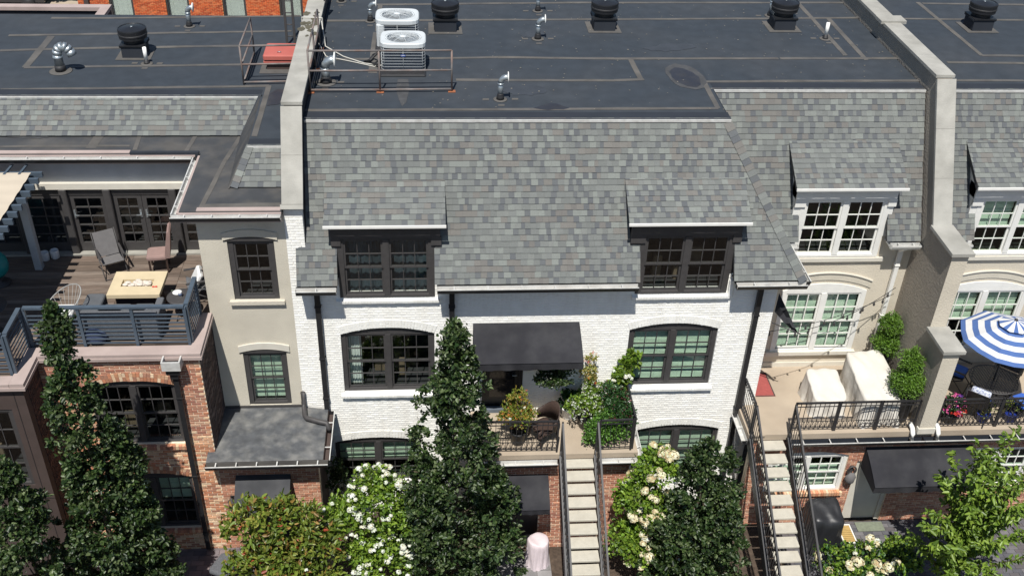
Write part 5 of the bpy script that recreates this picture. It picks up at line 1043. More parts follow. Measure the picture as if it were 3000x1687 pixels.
# --- pergola
t = thing('pergola', 'dark timber pergola with a beige canopy over the deck', 'pergola', (-10, 1, ZD)); zp = 8.36
for i in range(13):
    y = 1.98-i*.283; k = MB(); k.box(-11.5, -8.4, y-.03, y+.03, zp, zp+.12); part('rafter', k, M_BLUEG, t)
for x in (-8.72, -10.9): k = MB(); k.box(x-.05, x+.05, -1.5, 2.2, zp-.16, zp-.001); part('beam', k, M_BLUEG, t)
for x, y in ((-8.95, 1.9), (-8.95, -1.4), (-10.9, -1.4)): k = MB(); k.box(x-.08, x+.08, y-.08, y+.08, ZD+.001, zp-.161); part('post', k, M_WALLD, t)
k = MB(); vs = []; n = 26
for i in range(n+1):
    y = 1.9-i*(3.4/n); z_ = zp+.15+.012*math.sin(i*1.9); vs += [(-11.5, y, z_), (-8.6, y, z_)]
k.smooth = True; k.add(vs, [(2*i, 2*i+1, 2*i+3, 2*i+2) for i in range(n)]); part('canopy', k, M_CANOP, t)
for i in range(9):
    x = -11.3+i*.31; k = MB(); k.bar((x, 2.34, zp+.12), (x, 1.8, zp+.155), .05, .03); part('hanger', k, M_BLUEG, t)
# --- fabric covers
def cover(label, x0, x1, y0, y1, h, z, m, name='furniture_cover', cat='cover', slope=0.0, top=.82, seed=0, n=96, lean=0.0, sq=9):
    q = random.Random(seed); ph = [q.uniform(0, 6.28) for _ in range(6)]; cx, cy, a, b = (x0+x1)/2, (y0+y1)/2, (x1-x0)/2, (y1-y0)/2; k = MB(); k.smooth = True; vs = []
    lv = [(1.03, 0), (1.01, .06), (.99, .2), (.975, .35), (.965, .5), (.955, .65), (.945, .8), (.935, .91), (top+.08, .97), (top+.02, 1.0), (top*.75, .998), (top*.5, 1.004), (top*.25, .998)]
    for s, f in lv:
        for i in range(n):
            t_ = 2*math.pi*i/n; c_, s_ = math.cos(t_), math.sin(t_); e = (abs(c_)**sq+abs(s_)**sq)**(-1/sq); r = 1+(.05*math.sin(5*t_+ph[0]+2*f)+.035*math.sin(11*t_+ph[1]-3*f)+.022*math.sin(19*t_+ph[2]+2*f)+.012*math.sin(31*t_+ph[3]-2*f)+.05*abs(math.sin(4*t_+3*f+ph[5]))**6)*(1.16-f)*(1 if f < .98 else .2)
            X, Y_ = cx+a*c_*e*s*r+lean*f, cy+b*s_*e*s*r; hh = h*(1+slope*(Y_-cy)/b); zz = z+.004+f*hh+(.035*math.sin(5*X+ph[3])*math.sin(6*Y_+ph[4])+.015*math.sin(17*X+9*Y_) if f > .95 else 0)
            vs.append((X, Y_, zz))
    fs = []
    for j in range(len(lv)-1):
        for i in range(n): i2 = (i+1) % n; fs.append((j*n+i, j*n+i2, (j+1)*n+i2, (j+1)*n+i))
    fs.append(tuple((len(lv)-1)*n+i for i in range(n))); k.add(vs, fs); return solo(name, k, m, label, cat, None, (cx, cy, z))
cover('lower and smaller cream fabric cover over patio furniture', 8.98, 9.82, -.5, .5, .6, ZT, M_COVER, slope=.2, seed=1, top=.86)
cover('large cream fabric cover draped over patio furniture by the stepped wall', 10.02, 11.02, -.82, .85, .86, ZT, M_COVER, slope=.16, seed=2, top=.87)
cover('black vinyl cover over a grill beside the brick wall', 9.0, 9.84, -1.98, -1.2, 1.12, 0, M_GRILL, 'grill_cover', top=.78, seed=3, slope=.08)
k = MB(); c = (2.47, -1.82, -.12); cv = cover('pale pink fabric cover over a round object on the path', 2.15, 2.7, -2.1, -1.56, .78, -.12, M_PINKC, 'round_cover', top=.82, seed=5, sq=2.2)
# --- mats
k = MB(); k.box(7.85, 8.34, .3, 1.2, ZT+.001, ZT+.012); o = solo('red_mat', k, M_REDM, 'faded red doormat on the terrace beside the white house corner', 'mat', None, (8.1, .75, ZT))
k = MB()
for a in ((7.85, 8.34, .3, .33), (7.85, 8.34, 1.17, 1.2), (8.31, 8.34, .331, 1.169)): k.box(*a, ZT+.0125, ZT+.016)
k2 = k.mesh('border', M_BROWN, (8.1, .75, ZT)); link('border', k2, o)
k = MB(); k.box(10.56, 11.26, -1.32, -1.02, .004, .018); o = solo('green_mat', k, M_GRNM, 'green grey doormat at the courtyard door', 'mat', None, (10.9, -1.17, 0))
# --- slatted table in the courtyard
t = thing('slatted_table', 'low white framed table with yellow slats beside the covered grill', 'table', (10.02, -1.75, 0))
for a in ((-.17, .17, -.3, -.27), (-.17, .17, .27, .3), (-.17, -.14, -.269, .269), (.14, .17, -.269, .269)): k = MB(); k.box(*a, .4, .44); local(t, 'frame_bar', k, M_WPAINT)
for i in range(9): k = MB(); y = -.255+i*.059; k.box(-.139, .139, y, y+.042, .41, .435); local(t, 'slat', k, M_YEL)
for x in (-.15, .15):
    for y in (-.28, .28): k = MB(); k.box(x-.012, x+.012, y-.012, y+.012, .003, .4); local(t, 'leg', k, M_WPAINT)
# --- hose bag on the brick wall
t = thing('hose_holder', 'grey hose holder hanging on brick beside the wide black awning', 'hose holder', (10.08, -1.05, 1.55)); k = MB(); k.blob((10.08, -1.06, 1.62), (.13, .1, .17), 12, 8, .25, 3); part('pouch', k, M_GREYS, t); k = MB(); k.tube([(10.08+.1*math.cos(a), -1.04, 1.86+.13*math.sin(a)) for a in [2*math.pi*i/18 for i in range(18)]], .022, 6, closed=True); part('hose_loop', k, M_DARK, t); k = MB(); k.box(10.04, 10.12, -1.0, -.965, 1.6, 1.95); part('bracket', k, M_DARK, t)
# --- flag, string lights, drain elbows, wall lamp
t = thing('flag', 'black triangular pennant hanging from a short pole on the white house corner', 'flag', (7.75, -.05, 5.5)); k = MB(); k.tube([(7.72, -.03, 5.6), (8.3, -.36, 5.52)], .014, 6); part('pole', k, M_DARK, t)
k = MB(); n = 8; vs = []
for i in range(n+1):
    f = i/n; p = np.array((7.74, -.02, 6.42))*(1-f)+np.array((8.26, -.32, 5.5))*f; r = np.array((7.72, -.03, 5.9))*(1-f)+np.array((8.2, -.3, 5.48))*f; w_ = .04*math.sin(i*1.4); vs += [tuple(p+(0, w_, 0)), tuple((p+r)/2+(0, -w_*1.5, 0)), tuple(r+(0, w_, 0))]
k.add(vs, [(3*i+j, 3*i+j+1, 3*i+j+4, 3*i+j+3) for i in range(n) for j in range(2)]); part('cloth', k, M_FABR, t)
def lights(label, a, b, sag, n):
    a, b = np.array(a), np.array(b); t = thing('string_lights', label, 'string lights', a); P = [a+(b-a)*f+(0, 0, -sag*4*f*(1-f)) for f in [i/24 for i in range(25)]]; k = MB(); k.tube(P, .008, 5); part('wire', k, M_BLACK, t)
    for i in range(n): f = (i+.5)/n; p = a+(b-a)*f+(0, 0, -sag*4*f*(1-f)); k = MB(); k.lathe([(.012, -.01), (.014, -.05), (.03, -.09), (.024, -.13), (0, -.145)], c=tuple(p), n=8); part('bulb', k, M_DARK, t)
lights('string of dark bulbs stretching from the white downspout to the pennant pole', (11.0, 1.05, 5.78), (8.1, -.2, 5.45), .25, 8)
lights('lower string of dark bulbs drooping across the arched window', (11.0, 1.05, 5.6), (8.0, 1.2, 4.4), .2, 7)
for x, lb in ((11.24, 'white drain elbow beside the black thuja planter at the stepped wall'), (11.86, 'white drain elbow beside the pink flowers at the stepped wall')):
    k = MB(); k.tube([(x, -.9, ZT+.12), (x, -1.06, ZT+.1), (x, -1.15, ZT+.0), (x, -1.16, ZT-.16)], .055, 10); solo('drain_elbow', k, M_PVC, lb, 'drain pipe', None, (x, -1.06, ZT))
# --- striped umbrella
t = thing('umbrella', 'blue and white striped parasol over a round table', 'umbrella', (13.5, -.08, ZT)); R_ = 1.14; ph = math.radians(3); rim, apex = 1.95, 2.42
rings = [(1.0, 0), (.91, 1), (.79, 0), (.68, 1), (.56, 0), (.45, 1), (.34, 0), (.2, 1)]
for i in range(8):
    a0, a1 = ph+i*math.pi/4, ph+(i+1)*math.pi/4; k = MB()
    for j, ((f0, c_), (f1, _)) in enumerate(zip(rings, rings[1:])):
        k.mi = c_; P = lambda f, a, s=0: (R_*f*math.cos(a), R_*f*math.sin(a), rim+(apex-rim)*(1-f)**.9-s)
        am = (a0+a1)/2; g = .955
        k.add([P(f0, a0), (R_*f0*g*math.cos(am)*.985, R_*f0*g*math.sin(am)*.985, P(f0, am)[2]-.03*f0), P(f0, a1), P(f1, a1), (R_*f1*g*math.cos(am)*.985, R_*f1*g*math.sin(am)*.985, P(f1, am)[2]-.03*f1), P(f1, a0)], [(0, 1, 4, 5), (1, 2, 3, 4)])
    local(t, 'canopy_panel', k, [M_UBLUE, M_UWHITE])
    k = MB(); k.bar((R_*math.cos(a0), R_*math.sin(a0), rim-.015), (.03*math.cos(a0), .03*math.sin(a0), apex-.05), .016); local(t, 'rib', k, M_DARK)
    k = MB(); k.mi = 0
    v_ = [(.36*math.cos(a0), .36*math.sin(a0), apex-.06), (.36*math.cos(a1), .36*math.sin(a1), apex-.06), (.05*math.cos(a1), .05*math.sin(a1), apex+.07), (.05*math.cos(a0), .05*math.sin(a0), apex+.07)]; L_ = lambda f: [tuple(np.array(v_[0])*(1-f)+np.array(v_[1])*f), tuple(np.array(v_[3])*(1-f)+np.array(v_[2])*f)]
    for g0, g1, mi in ((0, .3, 1), (.3, .7, 0), (.7, 1, 1)): k.mi = mi; A_, B_ = L_(g0), L_(g1); k.add([A_[0], B_[0], B_[1], A_[1]], [(0, 1, 2, 3)])
    local(t, 'vent_flap', k, [M_UBLUE, M_UWHITE])
k = MB(); k.tube([(0, 0, .01), (0, 0, apex+.05)], .022, 10); local(t, 'pole', k, M_DARK); k = MB(); k.lathe([(.035, apex+.05), (.045, apex+.09), (.0, apex+.13)], n=12); local(t, 'finial', k, M_DARK); k = MB(); k.lathe([(.24, .001), (.24, .05), (.05, .09), (.03, .3)], n=20); local(t, 'base', k, M_DARK)
t = thing('round_table', 'round black metal table under the striped parasol', 'table', (13.5, -.08, ZT))
k = MB(); k.tube([(.56*math.cos(a), .56*math.sin(a), .72) for a in [2*math.pi*i/32 for i in range(32)]], .018, 6, closed=True); local(t, 'rim', k, M_DARK)
for i in range(17): x = -.52+i*.065; y = math.sqrt(.56**2-x*x); k = MB(); k.bar((x, -y, .72), (x, y, .72), .045, .01); local(t, 'top_strip', k, M_DARK)
for i in range(4): a = i*1.57+.78; k = MB(); k.tube([(.5*math.cos(a), .5*math.sin(a), .71), (.42*math.cos(a), .42*math.sin(a), .003)], .016, 6); local(t, 'leg', k, M_DARK)
def iron_chair(label, loc, rz, cush=True):
    t = sling_chair('iron_chair', label, loc, rz, M_DARK, M_IRON, group='chairs round the parasol table')
    if cush: k = MB(); k.bevbox(-.23, .23, -.23, .22, .43, .5, .03); local(t, 'seat_cushion', k, M_BLUE)
    return t
iron_chair('black metal chair with a blue seat and white patterned cushion', (13.02, -.52, ZT), math.radians(140)); iron_chair('black metal chair with a blue seat in sunlight by the railing', (14.05, -.6, ZT), math.radians(200))
iron_chair('black metal chair with a blue seat in the parasol shade near the window', (12.95, .62, ZT), math.radians(50)); iron_chair('black metal chair with mesh back and no cushion', (14.2, .5, ZT), math.radians(-45), False)
k = MB(); k.bevbox(-.22, .22, -.05, .05, 0, .4, .04); o = solo('cushion', k, mat('patterned_cushion', srgb(210, 214, 224), .9, .05, 6, col2=srgb(70, 90, 150), stain=.9, sscale=26), 'white patterned cushion leaning in a metal chair beside the railing', 'cushion'); o.location = (12.84, -.72, ZT+.5); o.rotation_euler = (.4, 0, math.radians(140))
# --- wicker chairs
t = thing('wicker_chair', 'dark brown wicker chair beside the iron railing on the flower terrace', 'chair', (2.5, -.98, ZT), None, math.radians(-60))
k = MB(); k.bevbox(-.26, .26, -.26, .24, .3, .4, .06); local(t, 'seat', k, M_WICK); k = MB(); k.smooth = True; vs = []; n = 12
for i in range(n+1):
    a = math.pi*i/n; x, y = -.29*math.cos(a), .02+.3*math.sin(a); hgt = .62+.3*math.sin(a)**1.5; vs += [(x, y, .38), (x*1.05, y*1.08, hgt), (x*1.12, y*1.12, hgt), (x*1.06, y*1.06, .38)]
k.add(vs, [(4*i+j, 4*i+4+j, 4*i+4+(j+1) % 4, 4*i+(j+1) % 4) for i in range(n) for j in range(4)]); local(t, 'backrest', k, M_WICK)
for s in (-1, 1): k = MB(); k.tube([(s*.3, -.25, .58), (s*.32, -.36, .55), (s*.31, -.4, .44), (s*.3, -.3, .36), (s*.29, -.2, .44)], .03, 8); local(t, 'arm_scroll', k, M_WICK)
for x in (-.22, .22):
    for y in (-.22, .2): k = MB(); k.tube([(x, y, .31), (x*1.1, y*1.1, .003)], .022, 8); local(t, 'leg', k, M_WICK)
t = thing('wicker_chair', 'grey wicker lounge chair on the patio behind the olive leaved shrub', 'chair', (-4.8, -2.2, GA), None, math.radians(-115))
k = MB(); k.bevbox(-.3, .3, -.3, .28, .24, .36, .05); local(t, 'seat', k, M_GREYF); k = MB(); k.prism([(.2, .26), (.3, .26), (.46, .8), (.42, .84), (.36, .8), (.2, .36)], -.3, .3, 'x'); local(t, 'backrest', k, M_GREYF)
for x in (-.25, .25):
    for y in (-.26, .24): k = MB(); k.tube([(x, y, .25), (x, y, .004)], .02, 8); local(t, 'leg', k, M_DARK)
# --- car and yard across the back street
c = onZ(22, 8, -.1); t = thing('parked_car', 'dark car parked across the back street', 'car', (c[0], c[1], -.1))
prof = [(-2.2, .3), (2.2, .3), (2.25, .75), (1.3, .9), (.7, 1.4), (-1.2, 1.42), (-1.9, .95), (-2.25, .85)]; k = MB(); k.prism(prof[::-1], -.85, .85); local(t, 'body', k, mat('dark_car_paint', srgb(40, 42, 48), .25, coat=.5))
for x in (-1.4, 1.4):
    for y in (-.86, .86): k = MB(); k.tube([(x, y-.1, .32), (x, y+.1, .32)], .32, 16); local(t, 'wheel', k, M_RUBB)
k = MB(); k.prism([(1.15, .93), (.65, 1.34), (-1.1, 1.36), (-1.65, .98)], -.856, -.8505); local(t, 'window', k, M_VENT)
k = MB(); k.box(-60, -15.7, 27.96, 70, -.158, .0); struct('forecourt', k, M_TERR)
# ================================================================ plants
def np_mesh(name, V, F, tint, m):
    me = bpy.data.meshes.new(name); nv, nf, s = len(V), len(F), F.shape[1]
    me.vertices.add(nv); me.vertices.foreach_set('co', V.astype(np.float32).ravel()); me.loops.add(nf*s); me.loops.foreach_set('vertex_index', F.astype(np.int32).ravel())
    me.polygons.add(nf); me.polygons.foreach_set('loop_start', np.arange(0, nf*s, s, dtype=np.int32)); me.polygons.foreach_set('loop_total', np.full(nf, s, dtype=np.int32))
    me.materials.append(m); at = me.color_attributes.new('tint', 'FLOAT_COLOR', 'CORNER'); at.data.foreach_set('color', np.repeat(tint, s, axis=0).astype(np.float32).ravel())
    me.update(calc_edges=True); me.validate(); return me
def leaf_arrays(C, D, N, ln, wd, fold=.25):
    """one folded leaf (two triangles each side of the midrib) at each C, along D, facing N"""
    D = D/np.linalg.norm(D, axis=1, keepdims=True); S = np.cross(D, N); S /= np.linalg.norm(S, axis=1, keepdims=True)+1e-9; N = np.cross(S, D); ln, wd = ln[:, None], wd[:, None]
    a = C; b = C+D*ln*.35+S*wd/2+N*wd*fold; c = C+D*ln*.75+S*wd*.36+N*wd*fold*.7; t = C+D*ln-N*ln*.08; e = C+D*ln*.75-S*wd*.36+N*wd*fold*.7; g = C+D*ln*.35-S*wd/2+N*wd*fold
    n = len(C); V = np.stack([a, b, c, t, e, g], 1).reshape(-1, 3); o = np.arange(n)[:, None]*6
    F = np.concatenate([o+np.array([[0, 1, 2, 3]]), o+np.array([[0, 3, 4, 5]])], 1).reshape(-1, 4); return V, F
def unit(n): v = rng.normal(size=(n, 3)); return v/np.linalg.norm(v, axis=1, keepdims=True)
def foliage(name, parent, cl, rad, per, size, pal, out=None, m=None, aspect=.6, droop=0.0, flat=1.0, up=.6, var=.18, kind='stuff', pw=None):
    """leaves scattered in the clumps cl (world), radius rad; out = centre line point(s) the leaves face away from"""
    off = np.array(rootof(parent).location); k = len(cl); cl = np.asarray(cl, float); idx = rng.integers(0, k, k*per); n = len(idx); d = unit(n); r = rng.random(n)**.45
    R = np.asarray(rad, float)*np.ones(k); C = cl[idx]+d*(r*R[idx])[:, None]*np.array((1, 1, flat)); o = d if out is None else (C-out[idx])
    o = o/(np.linalg.norm(o, axis=1, keepdims=True)+1e-6); N = o*.5+d*.35+np.array((0, -.12, up))+unit(n)*.75; D = o*.7+unit(n)*.8+np.array((0, 0, -droop)); ln = size*rng.uniform(.5, 1.45, n)
    V, F = leaf_arrays(C-off, D, N, ln, ln*aspect*rng.uniform(.8, 1.2, n)); P = np.array(pal)[rng.choice(len(pal), n, p=pw)]; f = rng.uniform(1-var, 1+var, n)*(rng.uniform(.72, 1.24, k)[idx]); P = P*np.stack([f, f, f, np.ones(n)], 1)
    return tag(link(name, np_mesh(name, V, F, np.repeat(P, 2, axis=0), m or M_LEAF), parent), kind=kind)
OAK = L3([(47, 68, 33), (40, 60, 30), (57, 78, 38), (35, 53, 28), (64, 84, 44), (78, 96, 52), (104, 118, 80)]); BRIGHT = L3([(116, 144, 48), (100, 130, 42), (132, 156, 58), (86, 116, 40)]); CHER = L3([(116, 142, 52), (100, 128, 46), (132, 156, 62), (88, 114, 42)])
OLIVE = L3([(118, 134, 54), (104, 124, 48), (140, 142, 64), (94, 114, 44), (152, 122, 64)]); DEEP = L3([(50, 84, 40), (42, 72, 36), (62, 98, 46)]); THUJ = L3([(96, 130, 44), (84, 118, 40), (110, 144, 54)])
def column_tree(name, label, x, y, h, rb, n, per, size=.085, prof=None, lobes=(), pal=OAK, zb=0.0, z0=.6, group='columnar oaks along the gardens', seed=1):
    t = thing(name, label, 'tree', (x, y, zb), group); q = np.random.default_rng(seed); prof = prof or (lambda f: (1-f)**.56*(.94+.06*math.sin(9*f+seed))*(.6+.4*min(1, f*5)))
    k = MB(); pts = [(x, y, zb)]+[(x+.04*math.sin(i*1.7+seed), y+.04*math.cos(i*1.3), zb+h*.9*i/8) for i in range(1, 9)]; k.tube(pts, [.09*(1-.9*i/8) for i in range(9)], 8); tr = part('trunk', k, M_BARK, t)
    ax = [(x, y, h, rb, 1.0)]+[(x+a, y+b, c, r, 1) for a, b, c, r in lobes]; wts = np.array([a[2]*a[3] for a in ax]); wts /= wts.sum(); cl = []; ot = []; rd = []
    for i in range(n):
        a = ax[q.choice(len(ax), p=wts)]; f = q.random()**.98; z = zb+z0+(a[2]-z0)*f; r = a[3]*prof(f); th = q.uniform(0, 2*math.pi); rr = r*(q.random()**.38); rr *= (1+.17*math.sin(3*th+5*f+seed)+.14*math.sin(5*th-13*f+seed)+.06*math.sin(23*f+seed)); cl.append((a[0]+rr*math.cos(th), a[1]+rr*math.sin(th), z)); ot.append((a[0], a[1], z-.25)); rd.append(.07+.15*q.random()**1.5)
    for i in range(0, n, max(1, n//46)): k = MB(); c = np.array(cl[i]); b = np.array((ot[i][0], ot[i][1], max(zb+.3, c[2]-.5))); k.tube([b, (b+c)/2+(0, 0, -.05), c], [.022, .014, .006], 5); part('limb', k, M_BARK, t)
    foliage('crown', t, cl, rd, per, size, pal, np.array(ot), aspect=.62); return t
column_tree('oak_tree', 'dark narrow oak rising before the downspout and black awning', .42, -2.55, 7.65, 1.35, 800, 42, zb=-.15, z0=.5, lobes=[(.85, .1, 3.7, .95), (-.6, -.1, 4.3, .85)], seed=3)
column_tree('oak_tree', 'tall narrow oak reaching above the deck railing', -6.6, -3.5, 8.85, .98, 680, 42, zb=-.1, z0=.5, lobes=[(.35, .2, 4.4, .9), (-.3, 0, 5.2, .8)], seed=5)
column_tree('oak_tree', 'slim oak spire before the arched brick windows', -6.08, -3.3, 5.95, .78, 240, 44, zb=-.1, z0=.4, seed=7)
column_tree('oak_tree', 'broad oak before the dark brown panelled bay', -7.85, -4.3, 6.0, 1.1, 320, 44, zb=-.1, z0=.4, seed=9)
column_tree('oak_tree', 'bushy oak between the creamy hydrangea and the furniture terrace stair', 5.72, -2.9, 4.8, 1.2, 480, 44, zb=-.15, z0=.3, lobes=[(.5, .1, 4.45, .8), (-.3, -.2, 3.3, .9), (.7, -.3, 3.3, .75)], seed=11)
# cherry: long shoots, drooping leaves
t = thing('cherry_tree', 'bright green cherry tree before the wide black awning', 'tree', (11.75, -3.5, 0)); q = np.random.default_rng(4); k = MB(); k.tube([(11.75, -3.5, 0), (11.7, -3.45, 1.2), (11.72, -3.5, 2.2)], [.1, .08, .06], 8); part('trunk', k, M_BARK, t)
LC, LD = [], []
for i in range(58):
    a = q.uniform(0, 2*math.pi); rr = q.uniform(.3, 1.75); b = np.array((11.72, -3.5, q.uniform(.6, 2.4))); z1 = b[2]+q.uniform(.9, 2.8)*(1.35-.45*rr); e = np.array((11.72+rr*math.cos(a), -3.5+rr*math.sin(a)*.8, min(z1, 5.75))); mid = (b+e)/2+(0, 0, .25); P = []
    for j in range(15): f = j/14; P.append(b*(1-f)**2+mid*2*f*(1-f)+e*f*f)
    k = MB(); k.tube(P, [.02*(1-.85*j/14) for j in range(15)], 5); part('limb', k, M_BARK, t)
    for j in range(3, 15):
        for s in range(9): LC.append(P[j]+q.normal(size=3)*.04); d = np.array((math.cos(a)*.25, math.sin(a)*.25, -.15))+q.normal(size=3)*np.array((.6, .6, .35)); LD.append(d)
LC, LD = np.array(LC), np.array(LD); n = len(LC); ln = q.uniform(.11, .19, n); off = np.array(t.location); V, F = leaf_arrays(LC-off, LD, np.array((0, -.15, .9))+q.normal(size=(n, 3))*.45, ln, ln*.42, .3); P = np.array(CHER)[q.integers(0, 4, n)]; f = q.uniform(.8, 1.2, n); P = P*np.stack([f, f, f, np.ones(n)], 1)
tag(link('crown', np_mesh('crown', V, F, np.repeat(P, 2, axis=0), M_LEAF), t), kind='stuff')
_fh = []
def flower_variant(pal, r, n, sd, cone=1.25):
    q = np.random.default_rng(sd); d = q.normal(size=(n, 3)); d /= np.linalg.norm(d, axis=1, keepdims=True); d[:, 2] = np.abs(d[:, 2])*.9+.0; C = d*r*np.array((1, 1, cone))*q.uniform(.8, 1, n)[:, None]; T = np.cross(d, q.normal(size=(n, 3))); ln = np.full(n, r*.62)
    V, F = leaf_arrays(C-T*r*.25/np.linalg.norm(T, axis=1, keepdims=True), T, d, ln, ln*.85, .15); P = np.array(pal)[q.integers(0, len(pal), n)]; return np_mesh('flower_head', V, F, np.repeat(P, 2, axis=0), M_PETAL)
WHT = L3([(226, 230, 216), (206, 214, 190), (236, 238, 230), (214, 206, 180)]); CRM = L3([(222, 214, 178), (204, 188, 148), (230, 226, 200), (190, 166, 126), (206, 206, 160)])
FV = {'w': [flower_variant([WHT, WHT[:3], WHT[1:], WHT][i], .085, 60, i, (1.0, 1.25, .9, 1.1)[i]) for i in range(4)], 'c': [flower_variant([CRM, CRM[:3], CRM[1:], CRM[2:]][i], .1, 70, 10+i, (1.3, 1.6, 1.1, 1.45)[i]) for i in range(4)], 's': [flower_variant(WHT, .028, 8, 20+i, .6) for i in range(3)], 'p': [flower_variant(L3([(206, 74, 140), (190, 60, 150), (224, 110, 160)]), .04, 14, 30+i, .7) for i in range(3)], 'o': [flower_variant(L3([(206, 126, 60), (190, 96, 44), (214, 150, 70)]), .035, 12, 40+i, 1.5) for i in range(3)], 'r': [flower_variant(L3([(196, 52, 40), (180, 44, 40)]), .04, 12, 50+i, .7) for i in range(3)], 'v': [flower_variant(L3([(130, 70, 170), (110, 60, 160)]), .035, 12, 60+i, .7) for i in range(2)]}
def flowers(parent, pts, kind, sc=(.8, 1.25), name='flower_head'):
    off = np.array(rootof(parent).location)
    for i, p in enumerate(pts): o = link(name, FV[kind][i % len(FV[kind])], parent); o.location = tuple(np.array(p)-off); s = random.uniform(*sc); o.scale = (s, s, s); o.rotation_euler = (random.uniform(-.5, .4), random.uniform(-.4, .4), random.uniform(0, 6))
def shrub(name, label, lumps, n, per, size, pal, fl=(), cat='shrub', group=None, base=None, pw=None, aspect=.62, stems=True):
    """lumps: (x,y,z,rx,ry,rz) ellipsoids; fl: (kind,count,scale) heads on the camera/sky side"""
    L_ = np.array(lumps, float); base = base or (L_[:, 0].mean(), L_[:, 1].mean(), 0); t = thing(name, label, cat, base, group); q = np.random.default_rng(int(abs(L_[0, 0])*37)+n); vol = L_[:, 3]*L_[:, 4]*L_[:, 5]; cl, ot, rd = [], [], []
    for i in range(n):
        l = L_[q.choice(len(L_), p=vol/vol.sum())]; d = q.normal(size=3); d /= np.linalg.norm(d); d[2] = d[2] if d[2] > -.35 else -d[2]*.6; r = q.random()**.28; cl.append(l[:3]+d*r*l[3:]); ot.append(l[:3]-(0, 0, .2)); rd.append(min(.16, l[3:].min()*.4)*q.uniform(.7, 1.2))
    if stems:
        for l in L_: 
            for j in range(3): k = MB(); a = q.uniform(0, 6.3); e = l[:3]+np.array((math.cos(a)*l[3]*.4, math.sin(a)*l[4]*.4, l[5]*.3)); b = np.array((base[0]+.08*math.cos(a), base[1]+.08*math.sin(a), base[2])); k.tube([b, (b+e)/2+(.05, 0, 0), e], [.02, .014, .006], 5); part('stem', k, M_BARK, t)
    foliage('foliage', t, cl, rd, per, size, pal, np.array(ot), aspect=aspect, pw=pw)
    for kd, cnt, sc in fl:
        pts = []; vdir = CAM-np.array(base); vdir /= np.linalg.norm(vdir); bunch = None
        while len(pts) < cnt:
            if bunch is not None and q.random() < .62: d = bunch[1]+q.normal(size=3)*.3; l = bunch[0]
            else: l = L_[q.choice(len(L_), p=vol/vol.sum())]; d = q.normal(size=3)
            d /= np.linalg.norm(d); bunch = (l, d)
            if d@vdir < .25 and d[2] < .6: continue
            pts.append(l[:3]+d*(l[3:]+.05)*q.uniform(.84, 1.03))
        flowers(t, pts, kd, sc)
    return t
shrub('hydrangea', 'tall hydrangea covered in white blooms beside the olive leaved shrub', [(-1.25, -2.4, 2.7, .62, .5, .95), (-.85, -2.6, 1.9, .55, .5, .8), (-1.95, -2.4, 2.0, .6, .5, .75), (-1.2, -2.8, 1.2, .8, .5, .8)], 330, 26, .085, BRIGHT, [('w', 165, (.45, .9))], base=(-1.3, -2.4, -.15))
shrub('hydrangea', 'leafy hydrangea with creamy cone blooms against the brick terrace', [(4.95, -2.1, 3.05, .5, .45, .6), (4.55, -2.25, 2.3, .45, .45, .7), (5.1, -2.4, 1.9, .6, .45, .7), (4.45, -2.45, 1.2, .45, .45, .7), (5.0, -2.6, .8, .6, .5, .6)], 300, 26, .09, BRIGHT, [('c', 64, (.6, 1.15)), ('w', 12, (.7, 1.1))], base=(4.8, -2.3, -.15))
shrub('hydrangea', 'low hydrangea with tan and cream blooms in the courtyard bed', [(9.3, -2.75, .55, .5, .4, .45), (10.1, -2.65, .55, .6, .4, .45), (10.9, -2.8, .5, .5, .4, .4), (9.7, -3.2, .5, .6, .4, .45)], 170, 24, .085, DEEP+BRIGHT, [('c', 22, (.8, 1.3)), ('w', 5, (.7, 1))], base=(10.1, -2.9, 0))
shrub('dogwood_shrub', 'olive leaved shrub with scattered red leaves before the charcoal awning', [(-3.9, -3.0, 2.7, .6, .5, .75), (-3.1, -2.9, 2.6, .7, .5, .7), (-2.6, -3.0, 2.0, .6, .5, .7), (-3.6, -3.3, 1.7, .9, .5, .8), (-2.9, -3.4, 1.2, .9, .5, .8)], 360, 18, .125, OLIVE+L3([(160, 74, 50)]), [('w', 9, (.4, .65)), ('r', 5, (.7, 1))], base=(-3.3, -3.1, 0), pw=[.24, .24, .18, .24, .085, .015], aspect=.45)
shrub('leafy_bush', 'small green bush in the tree shade of the courtyard', [(11.2, -2.15, .35, .3, .25, .3)], 30, 22, .07, BRIGHT, base=(11.2, -2.15, 0))
shrub('leafy_bush', 'dark creeper in the gap between the porch roof and the white wall', [(-2.3, -.5, 1.4, .25, .3, .8), (-2.2, -.7, .6, .35, .35, .6)], 70, 20, .07, OAK, base=(-2.3, -.6, -.15))
# terrace pots
def pot(label, x, y, z, r, h, m, name='plant_pot'):
    k = MB(); k.lathe([(r*.68, 0), (r*.74, h*.1), (r*.95, h*.85), (r, h*.87), (r, h), (r*.9, h), (r*.88, h*.88), (0, h*.86)], n=22); o = solo(name, k, m, label, 'pot'); o.location = (x, y, z); return o
pot('black urn holding the rust coloured shrub on the flower terrace', 1.9, -1.1, ZT, .2, .38, M_BLACK)
shrub('potted_plant', 'rust and orange flowering plant in the black urn', [(1.9, -1.1, 3.88, .4, .32, .34), (1.86, -1.02, 4.3, .2, .16, .36), (1.6, -1.1, 3.75, .22, .2, .2)], 120, 20, .07, L3([(132, 142, 54), (146, 128, 56), (108, 130, 48)]), [('o', 42, (.6, 1.0)), ('w', 3, (.35, .6))], 'plant', base=(1.9, -1.1, ZT+.36), aspect=.35)
pot('white ceramic pot with leafy plant beside the terrace wall', 3.15, -.28, ZT, .18, .34, M_WHITEP)
